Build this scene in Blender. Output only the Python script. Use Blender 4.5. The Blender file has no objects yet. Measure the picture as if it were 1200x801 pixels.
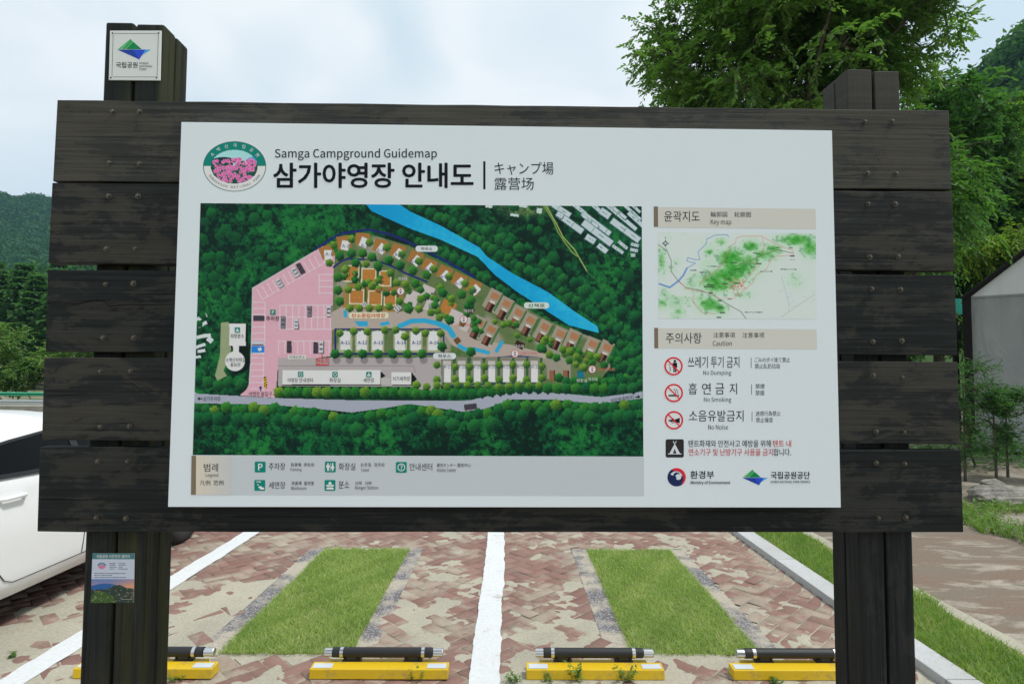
import bpy, bmesh, math, random, os
import numpy as np
from mathutils import Vector, Matrix
R = math.radians
sc = bpy.context.scene
col = sc.collection
rng = np.random.default_rng(7)
random.seed(7)

# ------------------------------------------------------------------ camera
CAM = np.array([0.0, 0.0, 1.67]); FOC = 690.0            # focal length in photo pixels (1200 wide)
TILT, YAW, ROLL = 0.0491, 0.0041, 0.0047
Fv = np.array([math.sin(YAW)*math.cos(TILT), math.cos(YAW)*math.cos(TILT), math.sin(TILT)])
R0 = np.array([math.cos(YAW), -math.sin(YAW), 0.0]); U0 = np.cross(R0, Fv)
Rv = math.cos(ROLL)*R0 + math.sin(ROLL)*U0; Uv = -math.sin(ROLL)*R0 + math.cos(ROLL)*U0
cd = bpy.data.cameras.new('camera'); cam = bpy.data.objects.new('camera', cd); col.objects.link(cam)
cd.sensor_width = 36.0; cd.lens = FOC/1200*36; cd.clip_start = 0.05; cd.clip_end = 6000
M = Matrix.Identity(4)
for i in range(3):
    M[i][0] = Rv[i]; M[i][1] = Uv[i]; M[i][2] = -Fv[i]; M[i][3] = CAM[i]
cam.matrix_world = M
sc.camera = cam

# ------------------------------------------------------------------ world, sun, exposure
SUN_EL, SUN_AZ = R(62), R(101)          # azimuth from +Y towards +X
w = bpy.data.worlds.new('World'); sc.world = w; w.use_nodes = True
nt = w.node_tree; nt.nodes.clear()
def wn(t, **k):
    n = nt.nodes.new(t)
    for a, b in k.items(): setattr(n, a, b)
    return n
sky = wn('ShaderNodeTexSky', sky_type='NISHITA', sun_disc=False)
sky.sun_elevation = SUN_EL; sky.sun_rotation = SUN_AZ; sky.air_density = 1.2; sky.dust_density = 2.0
tc = wn('ShaderNodeTexCoord'); mp = wn('ShaderNodeMapping'); mp.inputs['Scale'].default_value = (1, 1, 1.8)
n1 = wn('ShaderNodeTexNoise'); n1.inputs['Scale'].default_value = 2.6; n1.inputs['Detail'].default_value = 5; n1.inputs['Roughness'].default_value = .42
n1.inputs['Distortion'].default_value = .6
rp = wn('ShaderNodeValToRGB'); rp.color_ramp.elements[0].position = .36; rp.color_ramp.elements[1].position = .58
rp.color_ramp.elements[0].color = (6.5, 7.7, 8.3, 1); rp.color_ramp.elements[1].color = (9.1, 9.4, 9.5, 1)
mx = wn('ShaderNodeMix', data_type='RGBA'); mx.inputs[0].default_value = .88
bg = wn('ShaderNodeBackground'); bg.inputs['Strength'].default_value = .1
ow = wn('ShaderNodeOutputWorld')
L = nt.links.new
L(tc.outputs['Generated'], mp.inputs[0]); L(mp.outputs[0], n1.inputs['Vector']); L(n1.outputs['Fac'], rp.inputs[0])
L(sky.outputs[0], mx.inputs[6]); L(rp.outputs[0], mx.inputs[7]); L(mx.outputs[2], bg.inputs['Color']); L(bg.outputs[0], ow.inputs[0])
sd = bpy.data.lights.new('sun', 'SUN'); sd.energy = 2.6; sd.angle = R(10); sd.color = (1, .975, .93)
so = bpy.data.objects.new('sun', sd); col.objects.link(so)
sdir = Vector((math.sin(SUN_AZ)*math.cos(SUN_EL), math.cos(SUN_AZ)*math.cos(SUN_EL), math.sin(SUN_EL)))
so.rotation_euler = sdir.to_track_quat('Z', 'Y').to_euler(); so.location = (0, 0, 30)
vs = sc.view_settings
sc.display_settings.display_device = 'sRGB'
vs.view_transform = 'Standard'; vs.look = 'None'; vs.exposure = 0.22; vs.gamma = 1.0; vs.use_curve_mapping = False
sc.cycles.max_bounces = 6; sc.cycles.transparent_max_bounces = 4; sc.cycles.volume_bounces = 0

# ------------------------------------------------------------------ helpers
def ray(px, py):
    px = np.asarray(px, float); py = np.asarray(py, float)
    return ((px-600)[..., None]*Rv - (py-400.5)[..., None]*Uv)/FOC + Fv
SIGN_YAW = .0151; SIGN_O = np.array([0.0, 2.34, 0.0])
su = np.array([math.cos(SIGN_YAW), math.sin(SIGN_YAW), 0]); sn = np.array([-math.sin(SIGN_YAW), math.cos(SIGN_YAW), 0])
def S(px, py, d=0.0):
    """photo pixel -> (x, z) in the sign's own frame on the plane d metres behind the panel face"""
    r = ray(px, py); t = ((SIGN_O - CAM) @ sn + d)/(r @ sn)
    P = CAM + r*t[..., None] - SIGN_O
    return P @ su, P[..., 2]
def lin(c):
    c = np.asarray(c, float)/255.0
    return np.where(c <= .04045, c/12.92, ((c+.055)/1.055)**2.4)
WHITE = lin((188, 202, 210)); PANEL = np.array((.755, .82, .86))
def pr(c):                                   # printed colour -> ink reflectance (panel white is 0.8)
    return np.clip(lin(c)/WHITE*PANEL*.92, .003, .80)
def empty(name, label, cat, loc=(0, 0, 0), rz=0, group=None):
    o = bpy.data.objects.new(name, None); col.objects.link(o); o.location = loc; o.rotation_euler = (0, 0, rz)
    o.empty_display_size = .1
    o['label'] = label; o['category'] = cat
    if group: o['group'] = group
    return o
def tag(o, label=None, cat=None, group=None, kind=None):
    if label: o['label'] = label
    if cat: o['category'] = cat
    if group: o['group'] = group
    if kind: o['kind'] = kind
    return o
def node_group_part(name, parent):
    o = bpy.data.objects.new(name, None); col.objects.link(o); o.parent = parent; o.empty_display_size = .05
    return o
def copy_tree(o, parent=None):
    c = o.copy(); col.objects.link(c); c.parent = parent
    for ch in list(o.children): copy_tree(ch, c)
    return c
def mesh_obj(name, verts, faces, mats, parent=None, smooth=False, midx=None, bevel=0, segs=2, kind=None, attrs=None):
    me = bpy.data.meshes.new(name)
    if isinstance(faces, np.ndarray):
        k = faces.shape[1]; nf = len(faces)
        verts = np.asarray(verts, np.float32)
        me.vertices.add(len(verts)); me.vertices.foreach_set('co', verts.ravel())
        me.loops.add(nf*k); me.loops.foreach_set('vertex_index', faces.astype(np.int32).ravel())
        me.polygons.add(nf); me.polygons.foreach_set('loop_start', np.arange(0, nf*k, k, dtype=np.int32))
        me.polygons.foreach_set('loop_total', np.full(nf, k, np.int32))
        me.update(calc_edges=True)
    else:
        me.from_pydata([tuple(map(float, v)) for v in verts], [], faces)
    for m in (mats if isinstance(mats, (list, tuple)) else [mats]): me.materials.append(m)
    if midx is not None: me.polygons.foreach_set('material_index', np.asarray(midx, np.int32))
    if smooth: me.polygons.foreach_set('use_smooth', np.ones(len(me.polygons), bool))
    if attrs:
        for an, (typ, dom, data) in attrs.items():
            a = me.attributes.new(an, typ, dom)
            a.data.foreach_set('color' if 'COLOR' in typ else 'value', np.asarray(data, np.float32).ravel())
    me.validate() if not isinstance(faces, np.ndarray) else None
    me.update()
    o = bpy.data.objects.new(name, me); col.objects.link(o)
    if parent: o.parent = parent
    if kind: o['kind'] = kind
    if bevel:
        b = o.modifiers.new('bevel', 'BEVEL'); b.width = bevel; b.segments = segs; b.limit_method = 'ANGLE'; b.angle_limit = R(40)
    return o
class MB:
    def __init__(s): s.v = []; s.f = []; s.m = []
    def add(s, vs, fs, m=0):
        k = len(s.v); s.v += [tuple(v) for v in vs]; s.f += [tuple(i+k for i in f) for f in fs]; s.m += [m]*len(fs)
        return s
    def box(s, x0, x1, y0, y1, z0, z1, m=0):
        v = [(x, y, z) for x in (x0, x1) for y in (y0, y1) for z in (z0, z1)]
        return s.add(v, [(0, 1, 3, 2), (4, 6, 7, 5), (0, 4, 5, 1), (2, 3, 7, 6), (0, 2, 6, 4), (1, 5, 7, 3)], m)
    def prism(s, front, back, m=0):              # two matching loops
        n = len(front)
        fs = [tuple(range(n)), tuple(range(2*n-1, n-1, -1))] + [(i, i+n, (i+1) % n+n, (i+1) % n) for i in range(n)]
        return s.add(list(front)+list(back), fs, m)
    def tube(s, path, rad, n=8, m=0, cap=True):
        path = [Vector(p) for p in path]
        if not hasattr(rad, '__len__'): rad = [rad]*len(path)
        vs = []; up = None
        for i, p in enumerate(path):
            t = (path[min(i+1, len(path)-1)] - path[max(i-1, 0)]).normalized()
            if up is None: up = t.orthogonal().normalized()
            up = (up - t*up.dot(t)).normalized(); b = t.cross(up)
            for k in range(n):
                a = 2*math.pi*k/n; vs.append(p + (up*math.cos(a) + b*math.sin(a))*rad[i])
        fs = [(i*n+k, i*n+(k+1) % n, (i+1)*n+(k+1) % n, (i+1)*n+k) for i in range(len(path)-1) for k in range(n)]
        if cap: fs += [tuple(range(n-1, -1, -1)), tuple(range((len(path)-1)*n, len(path)*n))]
        return s.add(vs, fs, m)
    def lathe(s, prof, c=(0, 0, 0), axis='z', n=16, m=0):     # prof: (r, h)
        vs = []
        for r, h in prof:
            for k in range(n):
                a = 2*math.pi*k/n; p = (r*math.cos(a), r*math.sin(a), h)
                if axis == 'x': p = (p[2], p[0], p[1])
                if axis == 'y': p = (p[0], p[2], p[1])
                vs.append((p[0]+c[0], p[1]+c[1], p[2]+c[2]))
        fs = [(i*n+k, i*n+(k+1) % n, (i+1)*n+(k+1) % n, (i+1)*n+k) for i in range(len(prof)-1) for k in range(n)]
        fs += [tuple(range(n-1, -1, -1)), tuple(range((len(prof)-1)*n, len(prof)*n))]
        return s.add(vs, fs, m)
    def build(s, name, mats, parent=None, **k):
        o = mesh_obj(name, s.v, s.f, mats, parent, midx=s.m, **k)
        bm = bmesh.new(); bm.from_mesh(o.data); bmesh.ops.recalc_face_normals(bm, faces=bm.faces); bm.to_mesh(o.data); bm.free()
        return o

# ------------------------------------------------------------------ materials
def mat(name, base=(.5, .5, .5), rough=.6, metal=0, coat=0, spec=.5):
    m = bpy.data.materials.new(name); m.use_nodes = True
    b = m.node_tree.nodes['Principled BSDF']
    b.inputs['Base Color'].default_value = (*base, 1); b.inputs['Roughness'].default_value = rough; b.inputs['Metallic'].default_value = metal
    b.inputs['Coat Weight'].default_value = coat; b.inputs['Specular IOR Level'].default_value = spec
    return m
class NT:
    def __init__(s, m): s.t = m.node_tree; s.b = s.t.nodes['Principled BSDF']
    def n(s, t, **k):
        x = s.t.nodes.new(t)
        for a, b in k.items(): setattr(x, a, b)
        return x
    def l(s, a, b): s.t.links.new(a, b)
    def coord(s, kind='Object', scale=(1, 1, 1), rot=(0, 0, 0)):
        tc = s.n('ShaderNodeTexCoord'); mp = s.n('ShaderNodeMapping'); mp.inputs['Scale'].default_value = scale; mp.inputs['Rotation'].default_value = rot
        s.l(tc.outputs[kind], mp.inputs[0]); return mp.outputs[0]
    def noise(s, vec, scale, detail=4, rough=.55, dist=0, w=None):
        x = s.n('ShaderNodeTexNoise'); x.inputs['Scale'].default_value = scale; x.inputs['Detail'].default_value = detail
        x.inputs['Roughness'].default_value = rough; x.inputs['Distortion'].default_value = dist
        if vec is not None: s.l(vec, x.inputs['Vector'])
        if w is not None: x.noise_dimensions = '4D'; s.l(w, x.inputs['W'])
        return x.outputs['Fac']
    def ramp(s, fac, stops):
        x = s.n('ShaderNodeValToRGB'); e = x.color_ramp.elements
        while len(e) < len(stops): e.new(.5)
        for i, (p, c) in enumerate(stops):
            e[i].position = p; e[i].color = (*c, 1) if hasattr(c, '__len__') else (c, c, c, 1)
        s.l(fac, x.inputs[0]); return x.outputs[0]
    def mix(s, fac, a, b, blend='MIX'):
        x = s.n('ShaderNodeMix', data_type='RGBA', blend_type=blend)
        for v, i in ((fac, 0), (a, 6), (b, 7)):
            if hasattr(v, 'is_linked') or hasattr(v, 'links'): s.l(v, x.inputs[i])
            elif i == 0: x.inputs[0].default_value = v
            else: x.inputs[i].default_value = (*v, 1) if hasattr(v, '__len__') else (v, v, v, 1)
        return x.outputs[2]
    def math(s, op, a, b=0, clamp=False):
        x = s.n('ShaderNodeMath', operation=op, use_clamp=clamp)
        for v, i in ((a, 0), (b, 1)):
            if hasattr(v, 'links'): s.l(v, x.inputs[i])
            else: x.inputs[i].default_value = v
        return x.outputs[0]
    def attr(s, name):
        x = s.n('ShaderNodeAttribute', attribute_name=name); return x
    def color(s, c): s.l(c, s.b.inputs['Base Color'])
    def bump(s, h, strength=.3, dist=.01):
        x = s.n('ShaderNodeBump'); x.inputs['Strength'].default_value = strength; x.inputs['Distance'].default_value = dist
        s.l(h, x.inputs['Height']); s.l(x.outputs[0], s.b.inputs['Normal'])

_pm = {}
def pmat(c, name='ink'):
    k = tuple(c)
    if k not in _pm:
        _pm[k] = mat(name, tuple(pr(c)), .42, spec=.12)
    return _pm[k]

def wood(name, axis, dark=(.020, .021, .022), worn=(.075, .062, .048), pale=(.085, .082, .078), amount=.5, green=0, rough=.62, head=None):
    m = mat(name, rough=rough, spec=.12); t = NT(m)
    oi = t.n('ShaderNodeObjectInfo')
    rnd = t.math('MULTIPLY', oi.outputs['Random'], 37.0)
    sc1 = {'x': (1, 9, 9), 'z': (9, 9, 1)}[axis]; sc2 = {'x': (1.5, 90, 90), 'z': (90, 90, 1.5)}[axis]; sc3 = {'x': (1, 1.9, 1.9), 'z': (1.9, 1.9, 1)}[axis]
    c1 = t.coord('Object', sc1); c2 = t.coord('Object', sc2); c3 = t.coord('Object', sc3)
    broad = t.noise(c3, 3.0, 8, .70, .9, w=rnd); streak = t.noise(c1, 2.2, 6, .72, .8, w=rnd); grain = t.noise(c2, 1.3, 4, .6, .25, w=rnd)
    base = t.mix(t.ramp(broad, [(.3, 0.0), (.7, 1.0)]), t.ramp(grain, [(.3, tuple(np.array(dark)*.5)), (.65, tuple(np.array(dark)*1.6))]), t.ramp(grain, [(.3, tuple(np.array(dark)*.8)), (.65, tuple(np.array(dark)*2.3))]))
    k = t.math('ADD', t.math('MULTIPLY', broad, .58), t.math('MULTIPLY', streak, .34))
    k = t.math('ADD', k, t.math('MULTIPLY', grain, .08))
    th_ = .62-amount*.22
    msk = t.ramp(k, [(th_, 0.0), (th_+.016, .62), (th_+.11, .92)])
    wc = t.mix(t.ramp(streak, [(.35, 0.0), (.65, 1.0)]), worn, pale)
    wc = t.mix(t.ramp(grain, [(.32, .55), (.6, 0.0)]), wc, tuple(np.array(worn)*.45))
    c = t.mix(msk, base, wc)
    if green:
        g = t.ramp(t.noise(t.coord('Object', (14, 14, .8)), 1.0, 3), [(.45, 0.0), (.62, green)])
        c = t.mix(g, c, (.085, .085, .022))
    if head:
        zz = t.n('ShaderNodeSeparateXYZ'); t.l(t.coord('Object'), zz.inputs[0])
        saw = t.noise(t.coord('Object', (2, 2, 70)), 1.0, 3, .6)
        hc = t.mix(saw, (.038, .037, .032), (.086, .082, .068)); f_ = t.math('MULTIPLY', t.math('SUBTRACT', zz.outputs[2], head), 14.0, True)
        c = t.mix(t.math('MULTIPLY', f_, .8), c, hc)
    spots = t.ramp(t.noise(t.coord('Object', (1, 1, 1)), 42, 2, .5, 0, w=rnd), [(.70, 0.0), (.76, .7)])
    c = t.mix(spots, c, (.012, .012, .012))
    t.color(c)
    t.l(t.ramp(k, [(.3, rough-.12), (.7, rough+.15)]), t.b.inputs['Roughness'])
    t.bump(t.math('ADD', t.math('MULTIPLY', grain, .7), t.math('MULTIPLY', streak, .5)), .6, .005)
    return m
M_plank = wood('stained_shaded_plank', 'x', dark=(.0105, .0125, .0125), worn=(.046, .042, .033), pale=(.040, .042, .039), amount=.50)  # dark stain, with shade under the panel also painted into the base
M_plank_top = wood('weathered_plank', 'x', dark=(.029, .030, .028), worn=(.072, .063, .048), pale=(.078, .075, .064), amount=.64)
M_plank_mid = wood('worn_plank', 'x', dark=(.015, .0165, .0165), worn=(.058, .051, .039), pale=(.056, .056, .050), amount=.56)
M_post_l = wood('stained_timber_mossy', 'z', dark=(.013, .0155, .0145), worn=(.030, .030, .024), pale=(.034, .036, .031), amount=.42, green=.32)
M_post_r = wood('stained_timber', 'z', dark=(.013, .0145, .015), worn=(.032, .030, .027), pale=(.036, .036, .035), amount=.42, head=2.58)
M_bolt = mat('bolt_steel', (.11, .10, .085), .5, .8)
t = NT(M_bolt); t.color(t.ramp(t.noise(t.coord(), 60, 3), [(.35, (.035, .032, .028)), (.65, (.15, .135, .11))]))
M_panel = mat('white_panel', (.78, .80, .81), .38, spec=.3)
t = NT(M_panel); t.color(t.mix(t.ramp(t.noise(t.coord(), 2.3, 5), [(.4, 0.0), (.8, .35)]), tuple(PANEL), tuple(PANEL*.94)))
M_alu = mat('aluminium', (.55, .56, .57), .35, .9)

def vcol_mat(name, rough=.42):
    m = mat(name, rough=rough, spec=.12); t = NT(m); t.color(t.attr('ink').outputs['Color']); return m
M_print = vcol_mat('printed_sheet')

# ------------------------------------------------------------------ lettering
FONT = None
try:
    fp = os.path.join(bpy.utils.system_resource('DATAFILES'), 'fonts', 'Noto Sans CJK Regular.woff2')
    if os.path.exists(fp): FONT = bpy.data.fonts.load(fp)
except Exception: FONT = None
_glyph = {}; _pen = []
def load_glyphs(strings):
    """outline a batch of strings at once: one line each, told apart by height (setting up the font is slow)"""
    todo = [q for q in dict.fromkeys(strings) if q not in _glyph]
    if not todo: return
    if not _pen:
        cu = bpy.data.curves.new('lettering', 'FONT'); cu.resolution_u = 3; cu.fill_mode = 'FRONT'; cu.space_line = 4
        if FONT: cu.font = FONT
        _pen.append(bpy.data.objects.new('lettering', cu))
    ob = _pen[0]; ob.data.body = '\n'.join(['I']+todo+['I']); me = ob.to_mesh()
    v = np.zeros(len(me.vertices)*3, np.float32); me.vertices.foreach_get('co', v); v = v.reshape(-1, 3)[:, :2].astype(float)
    f = [tuple(p.vertices) for p in me.polygons]; ob.to_mesh_clear()
    top = v[:, 1].max(); n = len(todo)+1; h = .75
    lo = v[:, 1].min(); pitch = (top-lo-h)/n
    vi = np.clip(np.round((top-.35-v[:, 1])/pitch).astype(int), 0, n)
    for k, q in enumerate(todo):
        idx = np.where(vi == k+1)[0]; mp_ = {int(j): i for i, j in enumerate(idx)}
        _glyph[q] = (v[idx], [tuple(mp_[j] for j in p_) for p_ in f if p_[0] in mp_])
def glyphs(s):
    load_glyphs([s]); return _glyph[s]
class Print:
    """flat printed marks on one plane of the sign; coordinates are photo pixels resolved on that plane"""
    def __init__(s, d=0.0): s.v = []; s.f = []; s.m = []; s.mats = []; s.d = d; s.todo = []
    def mi(s, c):
        m = pmat(c)
        if m not in s.mats: s.mats.append(m)
        return s.mats.index(m)
    def raw(s, P, F, c, layer=1):
        P = np.asarray(P, float); d = s.d - layer*.0004
        x, z = S(P[:, 0], P[:, 1], d); k = len(s.v)
        s.v += [(a, d, b) for a, b in zip(x, z)]; s.f += [tuple(i+k for i in f) for f in F]; s.m += [s.mi(c)]*len(F)
    def poly(s, pts, c, layer=1): s.raw(pts, [tuple(range(len(pts)))], c, layer)
    def rect(s, x0, y0, x1, y1, c, layer=1): s.poly([(x0, y0), (x0, y1), (x1, y1), (x1, y0)], c, layer)
    def rrect(s, x0, y0, x1, y1, r, c, layer=1):
        p = []
        for cx, cy, a in ((x0+r, y0+r, 180), (x1-r, y0+r, 270), (x1-r, y1-r, 0), (x0+r, y1-r, 90)):
            p += [(cx+r*math.cos(R(a+k*22.5)), cy+r*math.sin(R(a+k*22.5))) for k in range(5)]
        s.poly(p, c, layer)
    def disc(s, x, y, r, c, layer=1, n=28, ry=None):
        s.poly([(x+r*math.cos(2*math.pi*k/n), y-(ry or r)*math.sin(2*math.pi*k/n)) for k in range(n)], c, layer)
    def ring(s, x, y, r0, r1, c, layer=1, n=32, k0=1.0):
        P = [(x+r*math.cos(2*math.pi*k/n), y-r*k0*math.sin(2*math.pi*k/n)) for r in (r0, r1) for k in range(n)]
        s.raw(P, [(k, (k+1) % n, n+(k+1) % n, n+k) for k in range(n)], c, layer)
    def bar(s, x0, y0, x1, y1, wd, c, layer=1):
        a = math.atan2(y1-y0, x1-x0); dx, dy = -math.sin(a)*wd/2, math.cos(a)*wd/2
        s.poly([(x0+dx, y0+dy), (x1+dx, y1+dy), (x1-dx, y1-dy), (x0-dx, y0-dy)], c, layer)
    def text(s, *a): s.todo.append((s._text, a))
    def glyph_at(s, *a): s.todo.append((s._glyph_at, a))
    def _text(s, body, x0, y0, x1, y1, c, layer=2, bold=0.0):
        v, f = glyphs(body)
        if not len(v): return
        a, b = v.min(0), v.max(0); q = (v-a)/np.maximum(b-a, 1e-6)
        e = bold*(y1-y0)*.8                           # heavier stroke: the same letters printed again a hair to each side
        offs = [(0, 0)] if not bold else [(0, 0), (-e, 0), (e, 0), (0, -e), (0, e), (-e*.7, -e*.7), (e*.7, e*.7), (-e*.7, e*.7), (e*.7, -e*.7)]
        for i, (ox, oy) in enumerate(offs):
            s.raw(np.stack([x0+e+q[:, 0]*(x1-x0-2*e)+ox, y1-e-q[:, 1]*(y1-y0-2*e)+oy], 1), f, c, layer+i*.08)
    def _glyph_at(s, ch, x, y, size, ang, c, layer=2, bold=0.0):
        v, f = glyphs(ch); m = (v.min(0)+v.max(0))/2
        q = (v-m)*size; ca, sa = math.cos(ang), math.sin(ang)
        s.raw(np.stack([x+q[:, 0]*ca-q[:, 1]*sa, y-(q[:, 0]*sa+q[:, 1]*ca)], 1), f, c, layer)
    def build(s, name, parent):
        load_glyphs([a[0] for _, a in s.todo])
        for fn, a in s.todo: fn(*a)
        return mesh_obj(name, s.v, s.f, s.mats, parent, midx=s.m)

# ------------------------------------------------------------------ little raster painter (printed pictures become ink colour per vertex)
def vnoise(shape, cell, r):
    gy, gx = int(shape[0]/cell)+3, int(shape[1]/cell)+3
    g = r.random((gy, gx)); y = np.arange(shape[0])/cell; x = np.arange(shape[1])/cell
    iy, ix = y.astype(int), x.astype(int); fy, fx = (y-iy), (x-ix); fy = fy*fy*(3-2*fy); fx = fx*fx*(3-2*fx)
    a = g[iy][:, ix]; b = g[iy][:, ix+1]; c = g[iy+1][:, ix]; d = g[iy+1][:, ix+1]
    fx = fx[None]; fy = fy[:, None]
    return a*(1-fx)*(1-fy)+b*fx*(1-fy)+c*(1-fx)*fy+d*fx*fy
def fbm(shape, cell, r, o=4, g=.55):
    s = 0; a = 1; t = 0
    for i in range(o):
        s = s + a*vnoise(shape, max(cell/2**i, 1.01), r); t += a; a *= g
    return s/t
class Paint:
    def __init__(s, quad, nx, ny):
        q = np.asarray(quad, float); u = np.linspace(0, 1, nx)[None, :, None]; v = np.linspace(0, 1, ny)[:, None, None]
        P = (q[0]*(1-u)+q[1]*u)*(1-v)+(q[3]*(1-u)+q[2]*u)*v
        s.X, s.Y = P[..., 0], P[..., 1]; s.I = np.zeros((ny, nx, 3)); s.r = np.random.default_rng(3); s.step = abs(q[1, 0]-q[0, 0])/nx
    def put(s, mask, c):
        c = np.asarray(c, float); s.I += (c-s.I)*mask[..., None]
    def sub(s, x0, y0, x1, y1):
        m = np.argwhere((s.X >= x0) & (s.X <= x1) & (s.Y >= y0) & (s.Y <= y1))
        if not len(m): return None
        a = m.min(0); b = m.max(0)+1; return (slice(a[0], b[0]), slice(a[1], b[1]))
    def box(s, x0, y0, x1, y1):
        ny, nx = s.X.shape; h = s.step
        w = s.X[0, -1]-s.X[0, 0]; hgt = s.Y[-1, 0]-s.Y[0, 0]
        i0 = int(max(0, (x0-s.X.min())/w*nx-18)); i1 = int(min(nx, (x1-s.X.min())/w*nx+18))
        j0 = int(max(0, (y0-s.Y.min())/hgt*ny-12)); j1 = int(min(ny, (y1-s.Y.min())/hgt*ny+12))
        return (slice(j0, max(j1, j0+1)), slice(i0, max(i1, i0+1)))
    def poly(s, pts, c, alpha=1.0):
        p = np.asarray(pts, float); sl = s.box(p[:, 0].min(), p[:, 1].min(), p[:, 0].max(), p[:, 1].max())
        X, Y = s.X[sl], s.Y[sl]; ins = np.zeros(X.shape, bool); n = len(p)
        for i in range(n):
            x0, y0 = p[i]; x1, y1 = p[(i+1) % n]
            if y0 == y1: continue
            ins ^= ((y0 > Y) != (y1 > Y)) & (X < (x1-x0)*(Y-y0)/(y1-y0)+x0)
        v = s.I[sl]; v += (np.asarray(c, float)-v)*(ins*alpha)[..., None]
    def rot(s, x, y, w, h, a, c, alpha=1.0):
        ca, sa = math.cos(R(a)), math.sin(R(a))
        s.poly([(x+dx*ca-dy*sa, y+dx*sa+dy*ca) for dx, dy in ((-w/2, -h/2), (w/2, -h/2), (w/2, h/2), (-w/2, h/2))], c, alpha)
    def line(s, pts, wd, c, alpha=1.0):
        for (x0, y0), (x1, y1) in zip(pts[:-1], pts[1:]):
            sl = s.box(min(x0, x1)-wd, min(y0, y1)-wd, max(x0, x1)+wd, max(y0, y1)+wd)
            X, Y = s.X[sl], s.Y[sl]; dx, dy = x1-x0, y1-y0; q = max(dx*dx+dy*dy, 1e-9)
            t = np.clip(((X-x0)*dx+(Y-y0)*dy)/q, 0, 1); d = np.hypot(X-x0-t*dx, Y-y0-t*dy)
            m = np.clip((wd/2-d)/s.step+.5, 0, 1)*alpha; v = s.I[sl]; v += (np.asarray(c, float)-v)*m[..., None]
    def disc(s, x, y, r, c, alpha=1.0, soft=0):
        sl = s.box(x-r-soft, y-r-soft, x+r+soft, y+r+soft); d = np.hypot(s.X[sl]-x, s.Y[sl]-y)
        m = np.clip((r-d)/(s.step+soft)+.5, 0, 1)*alpha; v = s.I[sl]; v += (np.asarray(c, float)-v)*m[..., None]
    def tree(s, x, y, r, dark, light):
        sl = s.box(x-r*1.2, y-r*1.2, x+r*1.2, y+r*1.2); X, Y = s.X[sl]-x, s.Y[sl]-y
        a = np.arctan2(Y, X); d = np.hypot(X, Y); ph = s.r.random(3)*6.3
        rr = r*(1+.07*np.sin(5*a+ph[0])+.06*np.sin(9*a+ph[1])); m = np.clip((rr-d)/s.step+.5, 0, 1)
        k = np.clip(.52-(X*.40+Y*.75)/r*.62+.55*(s.r.random(X.shape)-.5)+.12*np.sin(X*2.2+ph[2])*np.sin(Y*2.4), 0, 1)[..., None]
        v = s.I[sl]; v += (np.asarray(dark, float)*(1-k)+np.asarray(light, float)*k-v)*m[..., None]
    def build(s, name, parent, d=-.0004):
        ny, nx = s.X.shape; x, z = S(s.X, s.Y, d)
        V = np.stack([x, np.full_like(x, d), z], -1).reshape(-1, 3)
        i = np.arange(nx*ny).reshape(ny, nx); F = np.stack([i[:-1, :-1], i[1:, :-1], i[1:, 1:], i[:-1, 1:]], -1).reshape(-1, 4)
        C = np.concatenate([pr(np.clip(s.I, 0, 255)), np.ones((ny, nx, 1))], -1)
        return mesh_obj(name, V, F, M_print, parent, attrs={'ink': ('FLOAT_COLOR', 'POINT', C)})

# ================================================================== THE GUIDE BOARD
sign = empty('guide_board', 'large dark timber guide board with white campground map panel between two posts', 'guide board', tuple(SIGN_O), SIGN_YAW)
BD = .055                                   # plank face behind panel face
planks = [((67, 117), (1112, 129.5), (1115.3, 221.6), (61.8, 212)), ((61, 213.9), (1115.8, 224.8), (1118.8, 317), (56.4, 308)),
          ((55.9, 316), (1118.9, 322.3), (1122.4, 415.8), (53, 411.6)), ((51.6, 418.4), (1122.5, 424), (1124.9, 520), (48.8, 515.4)),
          ((46.4, 523.4), (1126.3, 527), (1129.3, 623.4), (43.4, 622.8))]
bolts = [[(132.4, 131), (164, 131), (128.6, 191), (164, 192), (1013, 143), (1045, 142.4), (1016, 203), (1049.6, 203.5)],
         [(127.7, 229.7), (162, 229.7), (125, 291.5), (159, 291.5), (1017, 239), (1048.7, 239), (1019, 301), (1052, 300.4)],
         [(124, 333), (156.6, 332), (121, 395.6), (157, 395.6), (1021.4, 338.4), (1055, 339), (1022.6, 400), (1056.5, 399)],
         [(118, 435), (153.4, 434.5), (118, 499.5), (152, 499), (1023, 439.4), (1056.8, 441.8), (1026.5, 505), (1059, 506)],
         [(114.8, 540), (149.8, 540), (113, 606), (147.7, 606.7), (1026.5, 542), (1060, 543), (1029, 606.6), (1061, 605.7)]]
PT = .052
bolt_me = None
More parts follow.
